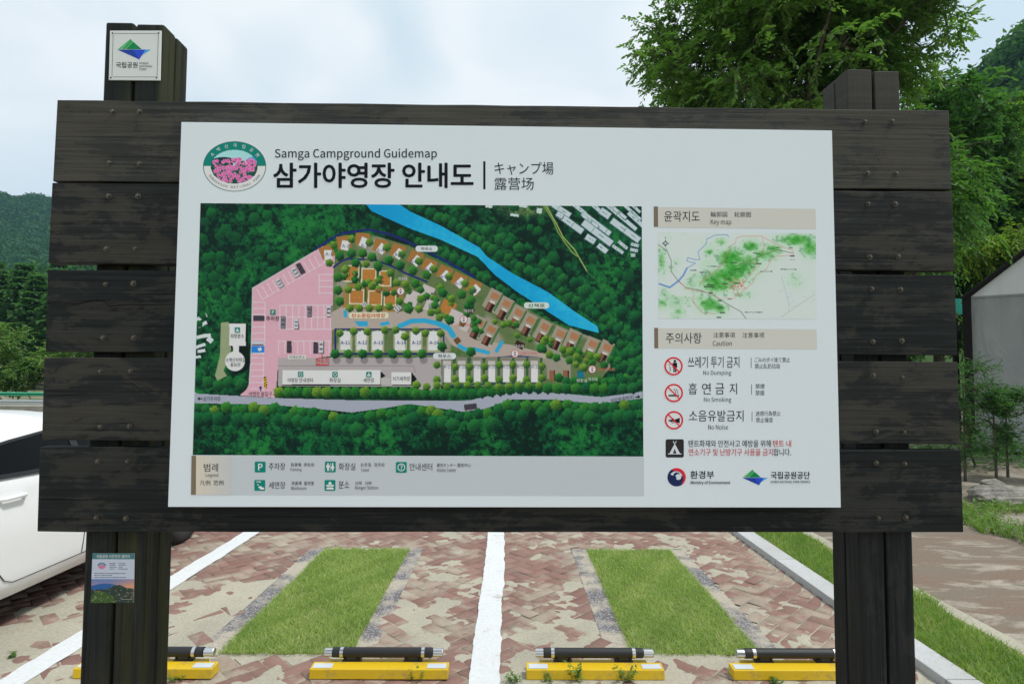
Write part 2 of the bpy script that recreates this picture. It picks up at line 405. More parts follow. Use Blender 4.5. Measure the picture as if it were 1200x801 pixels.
for i, q in enumerate(planks):
    qa = np.array(q, float); x, z = S(qa[:, 0], qa[:, 1], BD)
    b = MB(); n = 24
    top = [(x[0]+(x[1]-x[0])*k/n, z[0]+(z[1]-z[0])*k/n) for k in range(n+1)]
    bot = [(x[3]+(x[2]-x[3])*k/n, z[3]+(z[2]-z[3])*k/n) for k in range(n+1)]
    rr = random.Random(40+i)
    top = [(a, c+rr.uniform(-.0012, .0012)) for a, c in top]; bot = [(a, c+rr.uniform(-.0012, .0012)) for a, c in bot]
    loop = top+bot[::-1]
    b.prism([(a, BD, c) for a, c in loop], [(a, BD+PT, c) for a, c in loop])
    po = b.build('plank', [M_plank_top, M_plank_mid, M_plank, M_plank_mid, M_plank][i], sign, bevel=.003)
    for j, (px, py) in enumerate(bolts[i]):
        bx, bz = S(px, py, BD)
        if bolt_me is None:
            m = MB(); m.lathe([(.0125, .0), (.0125, -.002), (.0085, -.0022)], axis='y', n=16)
            m.lathe([(.0078, -.002), (.0078, -.0075), (.0066, -.0095), (.003, -.0105)], axis='y', n=6)
            bo = m.build('bolt', M_bolt, po); bolt_me = bo.data
        else:
            bo = bpy.data.objects.new('bolt', bolt_me); col.objects.link(bo); bo.parent = po
        bo.location = (float(bx), BD-.0005, float(bz)); bo.rotation_euler = (0, rr.uniform(0, 1), 0)
        s_ = rr.uniform(.75, 1.0); bo.scale = (s_, 1, s_)
# drying cracks in the two planks that show them
M_crack = mat('open_crack', (.004, .004, .004), .9, spec=.05)
def crack(po, pts, wd):
    V = []; n = len(pts)
    for i, (a, b) in enumerate(pts):
        x, z = S(a, b, BD-.0008); t_ = wd*math.sin(math.pi*(i+.6)/(n+.2))**.6; V += [(float(x), BD-.0008, float(z)-t_/2), (float(x), BD-.0008, float(z)+t_/2)]
    mesh_obj('crack', V, [(2*i, 2*i+1, 2*i+3, 2*i+2) for i in range(n-1)], M_crack, po)
pl = [o for o in sign.children if o.name.startswith('plank')]
crack(pl[2], [(54.8, 354), (66, 353.6), (78, 354), (86, 355.8), (95, 355), (104, 352.4), (115, 351.5), (123, 353), (128, 358.6), (150, 356.6), (176, 357.4), (203, 356.6)], .0030)
crack(pl[4], [(45, 584.6), (60, 584.4), (80, 585), (104, 585.8)], .0024); crack(pl[3], [(50.5, 464.6), (62, 464), (80, 462.6), (102, 461)], .0018)
# posts : four timbers each
PD = BD+PT+.001
def post(pxl, pxr, ytop, mt):
    p = node_group_part('post', sign)
    xl, _ = S(pxl[0], pxl[1], PD); xr, _ = S(pxr[0], pxr[1], PD); _, zt = S((pxl[0]+pxr[0])/2, ytop, PD)
    wd = (float(xr)-float(xl)-.012)/2; dp = .092
    for k in range(2):
        for jx in range(2):
            x0 = float(xl)+jx*(wd+.012); y0 = PD+k*(dp+.009)
            m = MB(); rr = random.Random(k*2+jx); dz = rr.uniform(-.004, .004)
            prof = [(x0, -.3), (x0+wd, -.3), (x0+wd, float(zt)+dz), (x0, float(zt)+dz)]
            m.prism([(a, y0, c) for a, c in prof], [(a, y0+dp, c) for a, c in prof])
            m.build('timber', mt, p, bevel=.009 if ytop < 60 else .004, segs=2)
    return float(xl), float(xr)
post((98.5, 660), (170.5, 660), 26.5, M_post_l)
post((1006, 650), (1069.5, 650), 82.5, M_post_r)

# ---- panel
Q = np.array([(212.5, 143), (975, 153), (985.4, 594.3), (196.8, 593.5)])
x, z = S(Q[:, 0], Q[:, 1], 0.0); m = MB()
m.prism([(a, 0, c) for a, c in zip(x, z)], [(a, .0535, c) for a, c in zip(x, z)])
panel = m.build('panel', M_panel, sign, bevel=.0008, segs=1)

BLK = (14, 20, 28); DK = (22, 30, 38); BEI = (186, 190, 186); BRN = (110, 103, 88); TEAL = (8, 122, 112); RED = (196, 34, 52); NAVY = (28, 42, 86)
GREY = (174, 186, 194); PW = (188, 201, 210)
p = Print(); p.text('Samga Campground Guidemap', 322, 174, 512, 188, DK, 2, .008); p.text('삼가야영장 안내도', 320, 190.6, 555, 220.4, BLK, 2, .028)
p.rect(566.3, 189, 568.9, 221.8, BLK); p.text('キャンプ場', 579.5, 190, 648.7, 204.8, DK); p.text('露营场', 579.5, 208, 625.5, 222.6, DK)
p.build('title_lettering', panel)

# emblem: oval picture on a polar grid
nr, na = 70, 200
rr_ = np.linspace(0, 1, nr)[:, None]; aa = np.linspace(0, 2*math.pi, na, endpoint=False)[None]
ex = 274.9+36.9*rr_*np.cos(aa); ey = 195.0-29.3*rr_*np.sin(aa)
C = np.zeros((nr, na, 3)); C[:] = (206, 216, 222)
C[(ey < 194.9)] = TEAL
C[np.broadcast_to(rr_ > .982, ex.shape)] = (30, 90, 90)
inn = ((ex-274.6)/27.5)**2+((ey-195.4)/19.8)**2
C[inn < 1.0] = (150, 205, 225)
er = np.random.default_rng(5)
m_ = (inn < 1) & (ey > 184+((ex-262)/14)**2*3) & (ex < 273); C[m_] = (22, 52, 62)
m_ = (inn < 1) & (ex > 290) & (ey > 183+((ex-300)/6)**2); C[m_] = (86, 150, 205)
m_ = (inn < 1) & (ey > 193+2*np.sin(ex*.35)); C[m_] = (20, 78, 62)
for k in range(150):
    fx, fy = er.uniform(251, 299), er.uniform(184, 214)
    if ((fx-275)/27)**2+((fy-198)/18)**2 > 1 or fy < 186+abs(fx-279)*.10: continue
    d = np.hypot(ex-fx, ey-fy); an = np.arctan2(ey-fy, ex-fx); pet = 2.5*(.62+.38*np.abs(np.cos(2.5*an+er.random()*3)))
    tone = er.uniform(0, 1); c0 = np.array((226, 140, 196))*(1-tone)+np.array((206, 112, 176))*tone
    mk = (d < pet) & (inn < 1); q_ = np.clip(d/np.maximum(pet, .1), 0, 1)[..., None]; cc_ = np.array((188, 66, 140))*(1-q_)+c0*q_; cc_ = np.where(q_ > .82, np.array((214, 150, 196))*(.85+.15*tone), cc_); C[mk] = cc_[mk]
for k in range(34):
    fx, fy = er.uniform(252, 298), er.uniform(188, 213)
    d = np.hypot((ex-fx), (ey-fy)*1.3); C[(d < er.uniform(.6, 1.5)) & (inn < 1)] = (24, 92, 70)
sx, sz = S(ex, ey, -.0004)
V = np.stack([sx, np.full_like(sx, -.0004), sz], -1).reshape(-1, 3)
ii = np.arange(nr*na).reshape(nr, na); j1 = np.roll(ii, -1, 1)
F = np.stack([ii[:-1], ii[1:], j1[1:], j1[:-1]], -1).reshape(-1, 4)
emb = mesh_obj('emblem', V, F, M_print, panel, attrs={'ink': ('FLOAT_COLOR', 'POINT', np.concatenate([pr(C), np.ones((nr, na, 1))], -1))})
p = Print()
for k, ch in enumerate('소백산국립공원'):
    a = R(90-(k-3)*18.5-1.0); rx, ry = 32.2, 24.6
    px, py = 274.9+rx*math.cos(a), 195-ry*math.sin(a); ta = math.atan2(ry*math.sin(a)*0+ry*math.cos(a)*-1, -rx*math.sin(a))
    tang = math.atan2(ry*math.cos(a), -rx*math.sin(a)) - math.pi
    p.glyph_at(ch, px, py, 14.5, tang, (206, 222, 226), 2, .012)
txt = 'SOBAEKSAN NATIONAL PARK'
for k, ch in enumerate(txt):
    if ch == ' ': continue
    a = R(206+(k/(len(txt)-1))*128); rx, ry = 32.0, 24.2
    px, py = 274.9+rx*math.cos(a), 195-ry*math.sin(a); tang = math.atan2(ry*math.cos(a), -rx*math.sin(a))
    p.glyph_at(ch, px, py, 11.0, tang, (34, 62, 74), 2, .012)
p.build('emblem_lettering', panel)

# ---- right column
p = Print()
p.poly([(771.2, 242.6), (771.4, 266.4), (956.2, 268.2), (955.7, 244.8)], BEI); p.poly([(766, 241.8), (766.2, 265.8), (771.2, 265.9), (771, 241.9)], BRN)
p.poly([(771.2, 384.4), (771.4, 407.8), (957.4, 409), (957, 385.8)], BEI); p.poly([(766.6, 383.9), (766.8, 407.9), (771.4, 407.9), (771.2, 384)], BRN)
p.text('윤곽지도', 778.4, 247.2, 820, 259.8, BLK); p.text('輪郭図', 832.8, 248, 852.3, 254.3, DK); p.text('轮廓图', 860.6, 248.2, 880, 254.4, DK); p.text('Key map', 832.8, 257.1, 857, 264.7, BLK)
p.text('주의사항', 780.3, 389.6, 822.2, 402.2, BLK); p.text('注意事項', 836, 389.2, 861.4, 395.5, DK); p.text('注意事项', 870, 389.4, 895.8, 395.7, DK); p.text('Caution', 835.3, 399, 857.6, 405, BLK)
p.build('column_headings', panel)

p = Print()
p.text('쓰레기 투기 금지', 806.3, 417.4, 866.5, 430.8, BLK); p.text('No Dumping', 824.2, 433.8, 857, 440.6, DK); p.rect(880, 419, 880.6, 431, DK)
p.text('ごみのポイ捨て禁止', 884.3, 418.4, 925.8, 424.3, DK); p.text('禁止乱扔垃圾', 884.6, 425.9, 914.3, 431.7, DK)
for ch, x0, x1 in (('흡', 806.9, 816.8), ('연', 822.6, 833), ('금', 838.4, 848.8), ('지', 855, 863.7)): p.text(ch, x0, 448.7, x1, 461.7, BLK)
p.text('No Smoking', 825, 465, 857, 472, DK); p.rect(880.5, 450, 881.1, 462, DK); p.text('禁煙', 885.4, 449.5, 896, 455.1, DK); p.text('禁烟', 885.4, 457.1, 895.5, 463, DK)
p.text('소음유발금지', 807.4, 480.4, 871.4, 493.4, BLK); p.text('No Noise', 830, 497.2, 853.3, 503, DK); p.rect(881, 482, 881.6, 493.6, DK)
p.text('迷惑行為禁止', 885.7, 481.3, 914.8, 487.1, DK); p.text('禁止噪音', 886, 488.9, 905.8, 494.7, DK)
p.text('텐트화재와 안전사고 예방을 위해', 806.9, 515.3, 903.5, 523.5, (52, 62, 70), 2, .006); p.text('텐트 내', 905.9, 515.3, 927.2, 523.5, (176, 60, 74), 2, .006)
p.text('연소기구 및 난방기구 사용을 금지', 806.9, 525.3, 906, 533.7, (176, 60, 74), 2, .006); p.text('합니다.', 906.6, 525.3, 927.2, 533.7, (52, 62, 70), 2, .006)
p.build('caution_lettering', panel)

def slash(p, x, y): p.bar(x-7.3, y-7.3, x+7.3, y+7.3, 1.5, RED, 3)
p = Print()
x, y = 789.3, 428.9
p.disc(x+1.6, y-6.0, 1.5, BLK, 2); p.poly([(x-.9, y-4.2), (x-1.1, y+1.4), (x-.2, y+1.4), (x-.2, y+7), (x+1.3, y+7), (x+1.4, y+1.6), (x+1.8, y+1.6), (x+1.9, y+7), (x+3.4, y+7), (x+3.4, y+1.4), (x+4.3, y+1.4), (x+4.1, y-4.2)], BLK, 2)
p.poly([(x-4.6, y+.6), (x-3.9, y+4.8), (x-3.2, y+4.8), (x-3.9, y+.4)], BLK, 2); p.disc(x-5.0, y-1.5, .6, BLK, 2); p.disc(x-4.2, y+6.2, .6, BLK, 2)
x, y = 789.6, 460.2
p.rect(x-6.2, y+2.1, x+4.4, y+3.9, BLK, 2); p.rect(x+4.9, y+2.1, x+6.2, y+3.9, BLK, 2)
for k in range(2):
    ox = x+1.2+k*2.6; pts = [(ox+1.3*math.sin(q*.9), y+1.2-q*1.25) for q in range(6)]
    for a, b in zip(pts[:-1], pts[1:]): p.bar(*a, *b, .6, DK, 2)
x, y = 789.8, 492.1
p.poly([(x-6.4, y-.4), (x-6.4, y+1.1), (x+1, y+1.6), (x+6.8, y+3.6), (x+6.8, y-2.9), (x+1, y-.9)], BLK, 2); p.ring(x-1.2, y+1.2, 1.5, 2.2, BLK, 2, 18)
p.rect(x-2.7, y-2.5, x-2.1, y, BLK, 2); p.rect(x-.9, y-2.5, x-.3, y, BLK, 2)
for x, y in ((789.3, 428.9), (789.6, 460.2), (789.8, 492.1)):
    p.disc(x, y, 9.9, (198, 208, 214), 1); p.ring(x, y, 8.9, 10.8, RED, 2); slash(p, x, y)
x, y = 790.7, 525.0
p.rrect(x-10.7, y-10.7, x+10.7, y+10.7, 2.2, (44, 42, 44), 1)
p.poly([(x, y-5.6), (x-6.2, y+6), (x+6.2, y+6)], PW, 2); p.poly([(x, y+.4), (x-2.1, y+6.05), (x+2.1, y+6.05)], (44, 42, 44), 3); p.rect(x-7.8, y+6, x+7.8, y+7, PW, 2)
p.bar(x-.2, y-4.6, x+1.9, y-8.6, .8, PW, 2); p.bar(x+.2, y-4.6, x-1.9, y-8.6, .8, PW, 2)
p.build('pictogram', panel)

# ---- two agency logos at the foot of the panel
p = Print(); x, y, r = 792.9, 558.8, 10.8
def arc(cx, cy, rad, a0, a1, n=14): return [(cx+rad*math.cos(R(a0+(a1-a0)*k/n)), cy-rad*math.sin(R(a0+(a1-a0)*k/n))) for k in range(n+1)]
p.disc(x, y, r, NAVY, 1)
# red crescent sweeping over the top right and down
out = arc(x, y, r, 118, -52, 26); inr = arc(x-1.1, y+1.5, r-1.7, -42, 108, 26)
for a, b, c, d in zip(out[:-1], out[1:], inr[::-1][1:], inr[::-1][:-1]): p.poly([d, a, b, c], (200, 38, 60), 2)
head = arc(x+2.0, y-.4, 3.5, 0, 360, 20)[:-1]; p.poly(head, PW, 3)
wing = arc(x-.6, y+.8, 7.8, 148, 12, 16); wing2 = arc(x+.2, y-1.6, 4.2, 20, 178, 16)
for a, b, c, d in zip(wing[:-1], wing[1:], wing2[::-1][1:], wing2[::-1][:-1]): p.poly([d, a, b, c], PW, 3)
p.poly(arc(x-3.4, y+1.0, 3.2, 0, 360, 20)[:-1], NAVY, 4)
p.text('환경부', 809, 551.3, 836.8, 560.6, BLK, 2, .018); p.text('Ministry of Environment', 809.3, 563, 855.8, 567.8, BLK, 2, .022)
p.build('ministry_logo', panel)
def park_logo(p, X, Y, k, L0=1):
    """mountain over water; X, Y map logo units to pixels"""
    P = lambda a, b: (X+a*k, Y+b*k)
    p.poly([P(-15, 0), P(-3.4, -9.5), P(-.4, -6.2), P(-7.2, -.4)], (86, 170, 110), L0); p.poly([P(-7.4, 0), P(-.6, -6.6), P(7, 0)], (14, 122, 72), L0+1); p.poly([P(-10.8, 0), P(-3.2, -9.2), P(-1.6, -7.4), P(-8.6, 0)], (52, 148, 92), L0+1)
    p.poly([P(-15.5, .4), P(4.6, 9.4), P(-1.6, .4)], (30, 62, 150), L0); p.poly([P(-1.6, .4), P(4.6, 9.4), P(10.4, .4)], (40, 72, 190), L0+1); p.poly([P(10.2, .4), P(7.0, 5.7), P(15.5, .4)], (70, 150, 210), L0)
p = Print(); park_logo(p, 885, 559, .97)
p.text('국립공원공단', 903.3, 552.2, 949.2, 560.9, BLK, 2, .018); p.text('KOREA NATIONAL PARK SERVICE', 903.3, 562.8, 949.7, 565.6, (60, 76, 90), 2, .01)
p.build('park_service_logo', panel)

# ---- legend band
p = Print()
n = 16
for k in range(n):
    a, b = 229.4+(754.6-229.4)*(k/n), 229.4+(754.6-229.4)*((k+1)/n)
    yb = lambda xx: 533.6+(xx-229)/525*1.2
    ye = lambda xx: 579.4+(xx-229)/525*1.2
    p.poly([(a, yb(a)), (a, ye(a)), (b, ye(b)), (b, yb(b))], GREY)
for k in range(10):
    a, b = 229.6+k*4.2, 229.6+(k+1)*4.2; q = k/9; c = tuple(int(round(u*(1-q)+v*q)) for u, v in zip((192, 190, 176), (176, 183, 187)))
    p.poly([(a, 533.8), (a, 579.2), (b, 579.3), (b, 533.9)], c, 2)
p.poly([(224.4, 533.5), (223.8, 579.4), (229.6, 579.4), (229.8, 533.6)], BRN, 2)
p.build('legend_band', panel)
p = Print()
for ch, a, b in (('범', 238.8, 246.4), ('례', 248.4, 255.5)): p.text(ch, a, 542.6, b, 552.2, BLK, 3)
p.text('Legend', 241, 554, 255.7, 559.5, DK, 3); p.text('凡例', 234.2, 562.4, 246.4, 568.2, DK, 3); p.text('范例', 250, 562.4, 262, 568.2, DK, 3)
for s_, a, b, c, d, e in (('주차장', 315, 542, 334.3, 550.3, BLK), ('세면장', 315, 564, 334.3, 572.3, BLK), ('화장실', 396.9, 542, 416.4, 550.5, BLK), ('분소', 396.9, 563.2, 409.4, 572.1, BLK), ('안내센터', 480, 542.4, 506.5, 551, BLK),
        ('駐車場', 341, 542, 353, 546.4, DK), ('停车场', 356, 542, 368, 546.4, DK), ('Parking', 340.6, 547.8, 353.4, 552.6, DK), ('洗面場', 341.5, 563.6, 353.4, 568, DK), ('盥洗室', 356.4, 563.6, 368, 568, DK), ('Washroom', 341, 569.5, 359, 573.6, DK),
        ('お手洗', 422.7, 542, 435, 546.6, DK), ('洗手间', 438.4, 542, 450.3, 546.6, DK), ('Toilet', 423, 548.4, 432.6, 552.2, DK), ('分所', 416.2, 563.6, 424.2, 568, DK), ('分所', 427.6, 563.6, 435.5, 568, DK), ('Ranger Station', 416.2, 569, 443.3, 574.2, DK),
        ('案内センター', 512, 542.4, 534, 547, DK), ('服务中心', 536, 542.4, 551.8, 547, DK), ('Visitor Center', 512, 548.2, 534.5, 552.6, DK)):
    p.text(s_, a, b, c, d, e, 3)
p.build('legend_lettering', panel)
def legend_icon(kind, x, y):
    p = Print(); h = 6.35; p.rrect(x-h, y-h, x+h, y+h, 1.3, TEAL, 2); W_ = (206, 224, 226)
    if kind == 'P': p.text('P', x-2.4, y-4, x+2.8, y+4, W_, 3, .035)
    if kind == 'wash':
        for dx in (-2.6, .2): p.bar(x+dx-1, y-5, x+dx, y-3.2, .7, W_, 3); p.bar(x+dx+1, y-5, x+dx, y-3.2, .7, W_, 3)
        p.disc(x-2.1, y-.6, .8, W_, 3, 10)
        p.poly([(x-1.8, y+1.6), (x+1.2, y+.8), (x+3, y+2.4), (x+5.2, y+2.8), (x+5.2, y+4.6), (x+1.6, y+5), (x-.8, y+3.4)], W_, 3)
    if kind == 'toilet':
        p.rect(x-.25, y-4.4, x+.25, y+4.6, W_, 3)
        for s_ in (-1, 1):
            cx = x+s_*2.7; p.disc(cx, y-3.5, 1.0, W_, 3, 14)
            if s_ < 0: p.poly([(cx-1.9, y-2.2), (cx-1.9, y+1.2), (cx-1, y+1.2), (cx-1, y+4.6), (cx+1, y+4.6), (cx+1, y+1.2), (cx+1.9, y+1.2), (cx+1.9, y-2.2)], W_, 3)
            else: p.poly([(cx-.8, y-2.2), (cx-2.2, y+1.8), (cx-.9, y+1.8), (cx-.9, y+4.6), (cx+.9, y+4.6), (cx+.9, y+1.8), (cx+2.2, y+1.8), (cx+.8, y-2.2)], W_, 3)
    if kind == 'ranger':
        p.poly([(x-2.2, y-1.2), (x-1.4, y-3.4), (x, y-4.6), (x+1.4, y-3.4), (x+2.2, y-1.2)], W_, 3); p.poly([(x-4.4, y-.6), (x-4.4, y+1.2), (x+4.4, y+1.2), (x+4.4, y-.6)], W_, 3); p.poly([(x-3.4, y+2.2), (x-4.6, y+4.8), (x+4.6, y+4.8), (x+3.4, y+2.2)], W_, 3)
    if kind == 'info': p.ring(x, y, 3.6, 4.5, W_, 3, 22); p.text('?', x-1.3, y-2.6, x+1.5, y+2.6, W_, 3, .03)
    return p.build('legend_icon', panel)
for k, a, b in (('P', 304.9, 546.8), ('wash', 304.4, 568.3), ('toilet', 387.1, 546.7), ('ranger', 386.7, 568.3), ('info', 470.3, 547.2)): legend_icon(k, a, b)

# ---- the big map
pt = Paint([(235, 238), (752, 241.8), (754, 534.5), (225.8, 532.8)], 860, 490)
r = pt.r; sh = pt.X.shape
f1 = fbm(sh, 90, r, 4); f2 = fbm(sh, 13, r, 4, .85); f3 = fbm(sh, 260, r, 2)
k = np.clip((f2-.5)*3.0+(f1-.5)*1.3+.40+(f3-.5)*.5, 0, 1)[..., None]
pt.I[:] = np.array((2, 34, 30))*(1-k)+np.array((20, 98, 54))*k
k2 = np.clip((f1-.52)*3.0, 0, .6)*np.clip((f2-.42)*4, 0, 1)
pt.put(k2, (40, 126, 50))
# open field top right with the glasshouse strips
fm = np.clip(((pt.X-655)*.55-(pt.Y-238)*.78)/26, 0, 1)*np.clip((f1-.28)*4, 0, 1); pt.put(fm*.85, (22, 92, 62))
fm = np.exp(-((pt.X-615)/24)**2-((pt.Y-243)/9)**2); pt.put(np.clip(fm*1.4, 0, .8)*np.clip(f2*1.7-.2, 0, 1), (128, 150, 92))
for a, b, c_, d in ((573, 241.5, 8, 4), (612, 240.5, 12, 5), (632, 247, 6, 6), (603, 252, 10, 3)): pt.rot(a, b, c_, d, 8, (178, 200, 200))
pt.line([(637, 241), (648, 258), (654, 272), (662, 284), (670, 295), (676, 300)], 1.7, (106, 140, 70)); pt.line([(640, 241), (652, 262), (660, 278), (673, 292), (688, 318)], 1.3, (150, 168, 96)); pt.line([(688, 318), (712, 340)], 1.2, (50, 110, 60))
ST = (188, 204, 214)
for x_, y_, l_, w_, a_ in ((658, 246, 24, 7, 33), (678, 244, 20, 5, 38), (697, 242, 18, 5, 40), (709, 250, 13, 9, 35), (668, 261, 36, 8, 36), (690, 256, 20, 5, 36), (656, 252, 8, 6, 30),
        (699, 262, 40, 6.5, 37), (692, 259, 22, 4, 37), (700, 273, 42, 9, 37), (728, 254, 46, 5, 40), (722, 246, 30, 4, 40), (738, 246, 34, 4, 42), (746, 258, 26, 5, 42), (733, 270, 40, 8.5, 36), (692, 280, 12, 8, 32), (706, 291, 13, 7, 38), (724, 292, 15, 4, 35), (730, 287, 13, 4, 40), (744, 287, 9, 4, 15), (743, 293, 9, 4, 12), (742, 299, 5, 4, 0), (745, 244, 14, 3.6, 42)):
    pt.rot(x_+.8, y_+1.2, l_, w_, a_, (10, 44, 40), .8); pt.rot(x_, y_, l_+1.2, w_+.6, a_, (96, 140, 150), .6); pt.rot(x_, y_, l_, w_*.84, a_, ST, .92)
    for q in range(3):
        o_ = (r.random()-.5)*l_*.8; pt.rot(x_+o_*math.cos(R(a_)), y_+o_*math.sin(R(a_)), l_*.16, 1.0, a_+90*(q == 2), (70, 120, 112), .7)
for x_, y_, l_, w_, a_ in ((236, 372, 14, 4.5, -28), (237, 380, 12, 4, -26), (236, 394, 12, 4, -14), (243, 393, 8, 4, -10), (246, 398, 7, 6, 40), (235, 405, 12, 3.6, -18), (236, 411, 9, 3.6, -10), (232, 418, 7, 3, -6)):
    pt.rot(x_, y_, l_, w_, a_, ST)
def trees(path, step, rad, jit, tones):
    d = 0; path = [np.array(q, float) for q in path]
    for a, b in zip(path[:-1], path[1:]):
        L_ = np.linalg.norm(b-a); n_ = max(1, int(L_/step))
        for k_ in range(n_):
            q = a+(b-a)*((k_+.5)/n_)+(r.random(2)-.5)*jit; tn = tones[int(r.integers(len(tones)))]
            pt.tree(q[0], q[1], rad*(.85+.3*r.random()), *tn)
DT = [((2, 30, 28), (24, 108, 58)), ((4, 36, 30), (36, 118, 56))]; LT = [((14, 54, 26), (124, 164, 56)), ((18, 60, 28), (108, 154, 52))]; MT_ = [((4, 36, 28), (44, 132, 54)), ((8, 44, 28), (62, 140, 50))]
for k_ in range(240):
    xx, yy = r.uniform(226, 752), r.uniform(240, 400); 
    if yy > 258+(xx-430)*.52 and xx > 380 or (xx > 290 and yy > 330) or (xx > 640 and yy < 300): continue
    pt.tree(xx, yy, r.uniform(4, 7), (8, 52, 36), (22, 96+r.uniform(-14, 16), 50))
# river
RV = [(428, 238), (466, 238), (480, 247.5), (517.5, 265), (562, 290), (570, 300), (600, 320), (642, 342), (675, 366), (700, 382), (702, 390), (667, 381), (642, 365), (605, 341), (580, 322), (560, 301), (517, 281), (480, 267.5), (450, 254), (435, 247)]
pt.poly([(a, b+5) for a, b in RV], (8, 40, 34), .6)
pt.poly(RV, (18, 152, 206))
pt.put((np.abs(pt.I[..., 2]-206) < 1)*(pt.I[..., 0] < 40)*np.clip((f1-.35)*1.6+(f2-.5)*.9, 0, .6), (60, 186, 230)); pt.put((np.abs(pt.I[..., 0]-18) < 9)*(pt.I[..., 2] > 195)*np.clip((f3-.5)*2, 0, .4), (8, 124, 186))
# tree belts along the river and in the wood
trees([(486, 280), (552, 314), (636, 374), (690, 398)], 9, 5.5, 3, DT)
trees([(480, 240), (528, 260), (582, 296), (648, 334), (712, 378), (752, 402)], 9, 6.0, 3, DT); trees([(555, 262), (628, 304), (706, 350), (750, 376)], 14, 7, 8, DT)
# parking ground
PK = (200, 160, 178)
pt.poly([(378, 289), (394, 300), (391, 315), (388, 417), (326, 425), (323, 466), (281, 463), (289, 456), (292.5, 448), (294.5, 410), (296, 337.5)], PK)
pt.put((np.abs(pt.I[..., 0]-200) < 1)*np.clip((f2-.5)*.8, -.1, .3).clip(0, 1), (176, 138, 158))
WL = (226, 216, 224)
pt.line([(378, 289), (296, 337.5), (294.5, 410), (292, 450)], 1.1, (190, 190, 200))
e0, e1 = np.array((301, 339)), np.array((374, 296)); nv = np.array((.5, .86))*14
pt.line([e0+nv*.95, e1+nv*.95], .6, WL, .7)
for k_ in range(13):
    q = e0+(e1-e0)*k_/12; pt.line([q, q+nv], .7, WL, .85)
for (x0, x1, ys) in ((296, 310.5, np.arange(354, 400, 7.2)), (294, 309, np.arange(419, 462, 7.2)), (374, 389.5, np.arange(321.5, 345, 7.2))):
    for yy in ys: pt.line([(x0, yy), (x1, yy)], .7, WL, .85)
pt.line([(310.5, 354), (310, 405)], .7, WL, .85); pt.line([(309, 419), (308, 462)], .7, WL, .85); pt.line([(374, 321.5), (374, 344)], .7, WL, .85)
for xx in np.arange(328, 390, 7.4): pt.line([(xx, 357.5), (xx, 385.5)], .7, WL, .85); pt.line([(xx-1.5, 399.5), (xx-1.5, 414)], .7, WL, .85)
for yy in (357.5, 371.5, 385.5): pt.line([(328, yy), (388.5, yy)], .7, WL, .85)
pt.line([(326, 399.5), (388, 399.5)], .7, WL, .85)
def mcar(x_, y_, w_, h_, a_, body, glass=(60, 66, 76)):
    pt.rot(x_+.6, y_+.6, w_+.8, h_+.8, a_, (90, 66, 82)); pt.rot(x_, y_, w_, h_, a_, body)
    pt.rot(x_, y_, w_*.76, h_*.5, a_, glass); pt.rot(x_, y_, w_*.66, h_*.26, a_, body)
DG = (58, 56, 68); MG = (112, 116, 128); LG = (182, 190, 198)
for a in ((331.3, 377.5, 5.2, 14, 0, MG), (347, 379, 4.8, 11.5, 0, LG), (362.3, 364.5, 4.8, 12, 0, MG), (385.3, 364.3, 4.8, 13, 0, LG), (338.5, 406, 4.8, 13.5, 0, DG), (369.5, 407, 5, 12.5, 0, DG), (376.3, 406.2, 5.2, 14, 0, LG), (303, 372.3, 12.5, 5.2, 0, DG), (346, 318.6, 6, 11.5, -30, LG), (352, 314.3, 5.4, 13, -30, DG), (327.3, 331.3, 5.6, 10.5, -30, LG)): mcar(*a)
for k_ in range(5): pt.rot(297.5+k_*2.8, 413.4, 1.3, 2.6, 25, (210, 224, 236))
pt.rot(302.3, 409, 15, 8.4, 0, (36, 122, 204)); pt.rot(304.5, 409, 4, 3.4, -30, (210, 224, 236)); pt.rot(302, 401.6, 13, 3.6, 0, (178, 186, 196)); pt.rot(302, 404, 13, 1.0, 0, (50, 54, 64))
for k_ in range(11): pt.rot(296.5+k_*1.3, 413.6, .6, 1.8, 25, (206, 220, 236))
pt.rot(311, 448, 3.6, 13, 0, (30, 30, 34))
for k_ in range(4): pt.rot(311, 443.5+k_*3.2, 4.2, 1.5, -40, (214, 170, 20))
pt.line([(305.5, 457.5), (305.5, 453.5)], 1.3, (40, 30, 90)); pt.poly([(305.5, 451.8), (303.4, 454.8), (307.6, 454.8)], (40, 30, 90))
# ranger house on the left
pt.poly([(259, 378), (268, 377), (272, 404), (268, 420), (262, 434), (266, 440), (255, 446), (252, 440), (258, 416)], (150, 160, 128), .9)
pt.rot(280.5, 393, 20, 29, 0, (8, 26, 26)); pt.disc(280, 424, 13.3, (8, 26, 26)); pt.rot(284, 412, 16, 10, 0, (8, 26, 26))
pt.rot(278.3, 391.8, 19, 26, 0, (206, 214, 220)); pt.rot(276.5, 408, 7, 12, 0, (206, 214, 220)); pt.disc(275.4, 423, 11.6, (206, 214, 220))
# road
pt.poly([(226, 457), (231, 461), (320, 466), (425, 469), (480, 469), (550, 469), (580, 462), (615, 457.5), (655, 460.5), (705, 465), (753, 458.5), (753, 466.5), (700, 473), (650, 468), (600, 468), (567, 479), (542, 482), (480, 473), (450, 478), (412, 483), (375, 479), (320, 474), (226, 472)], (150, 160, 178))
mcar(551, 476, 14, 6, -6, (60, 58, 68))
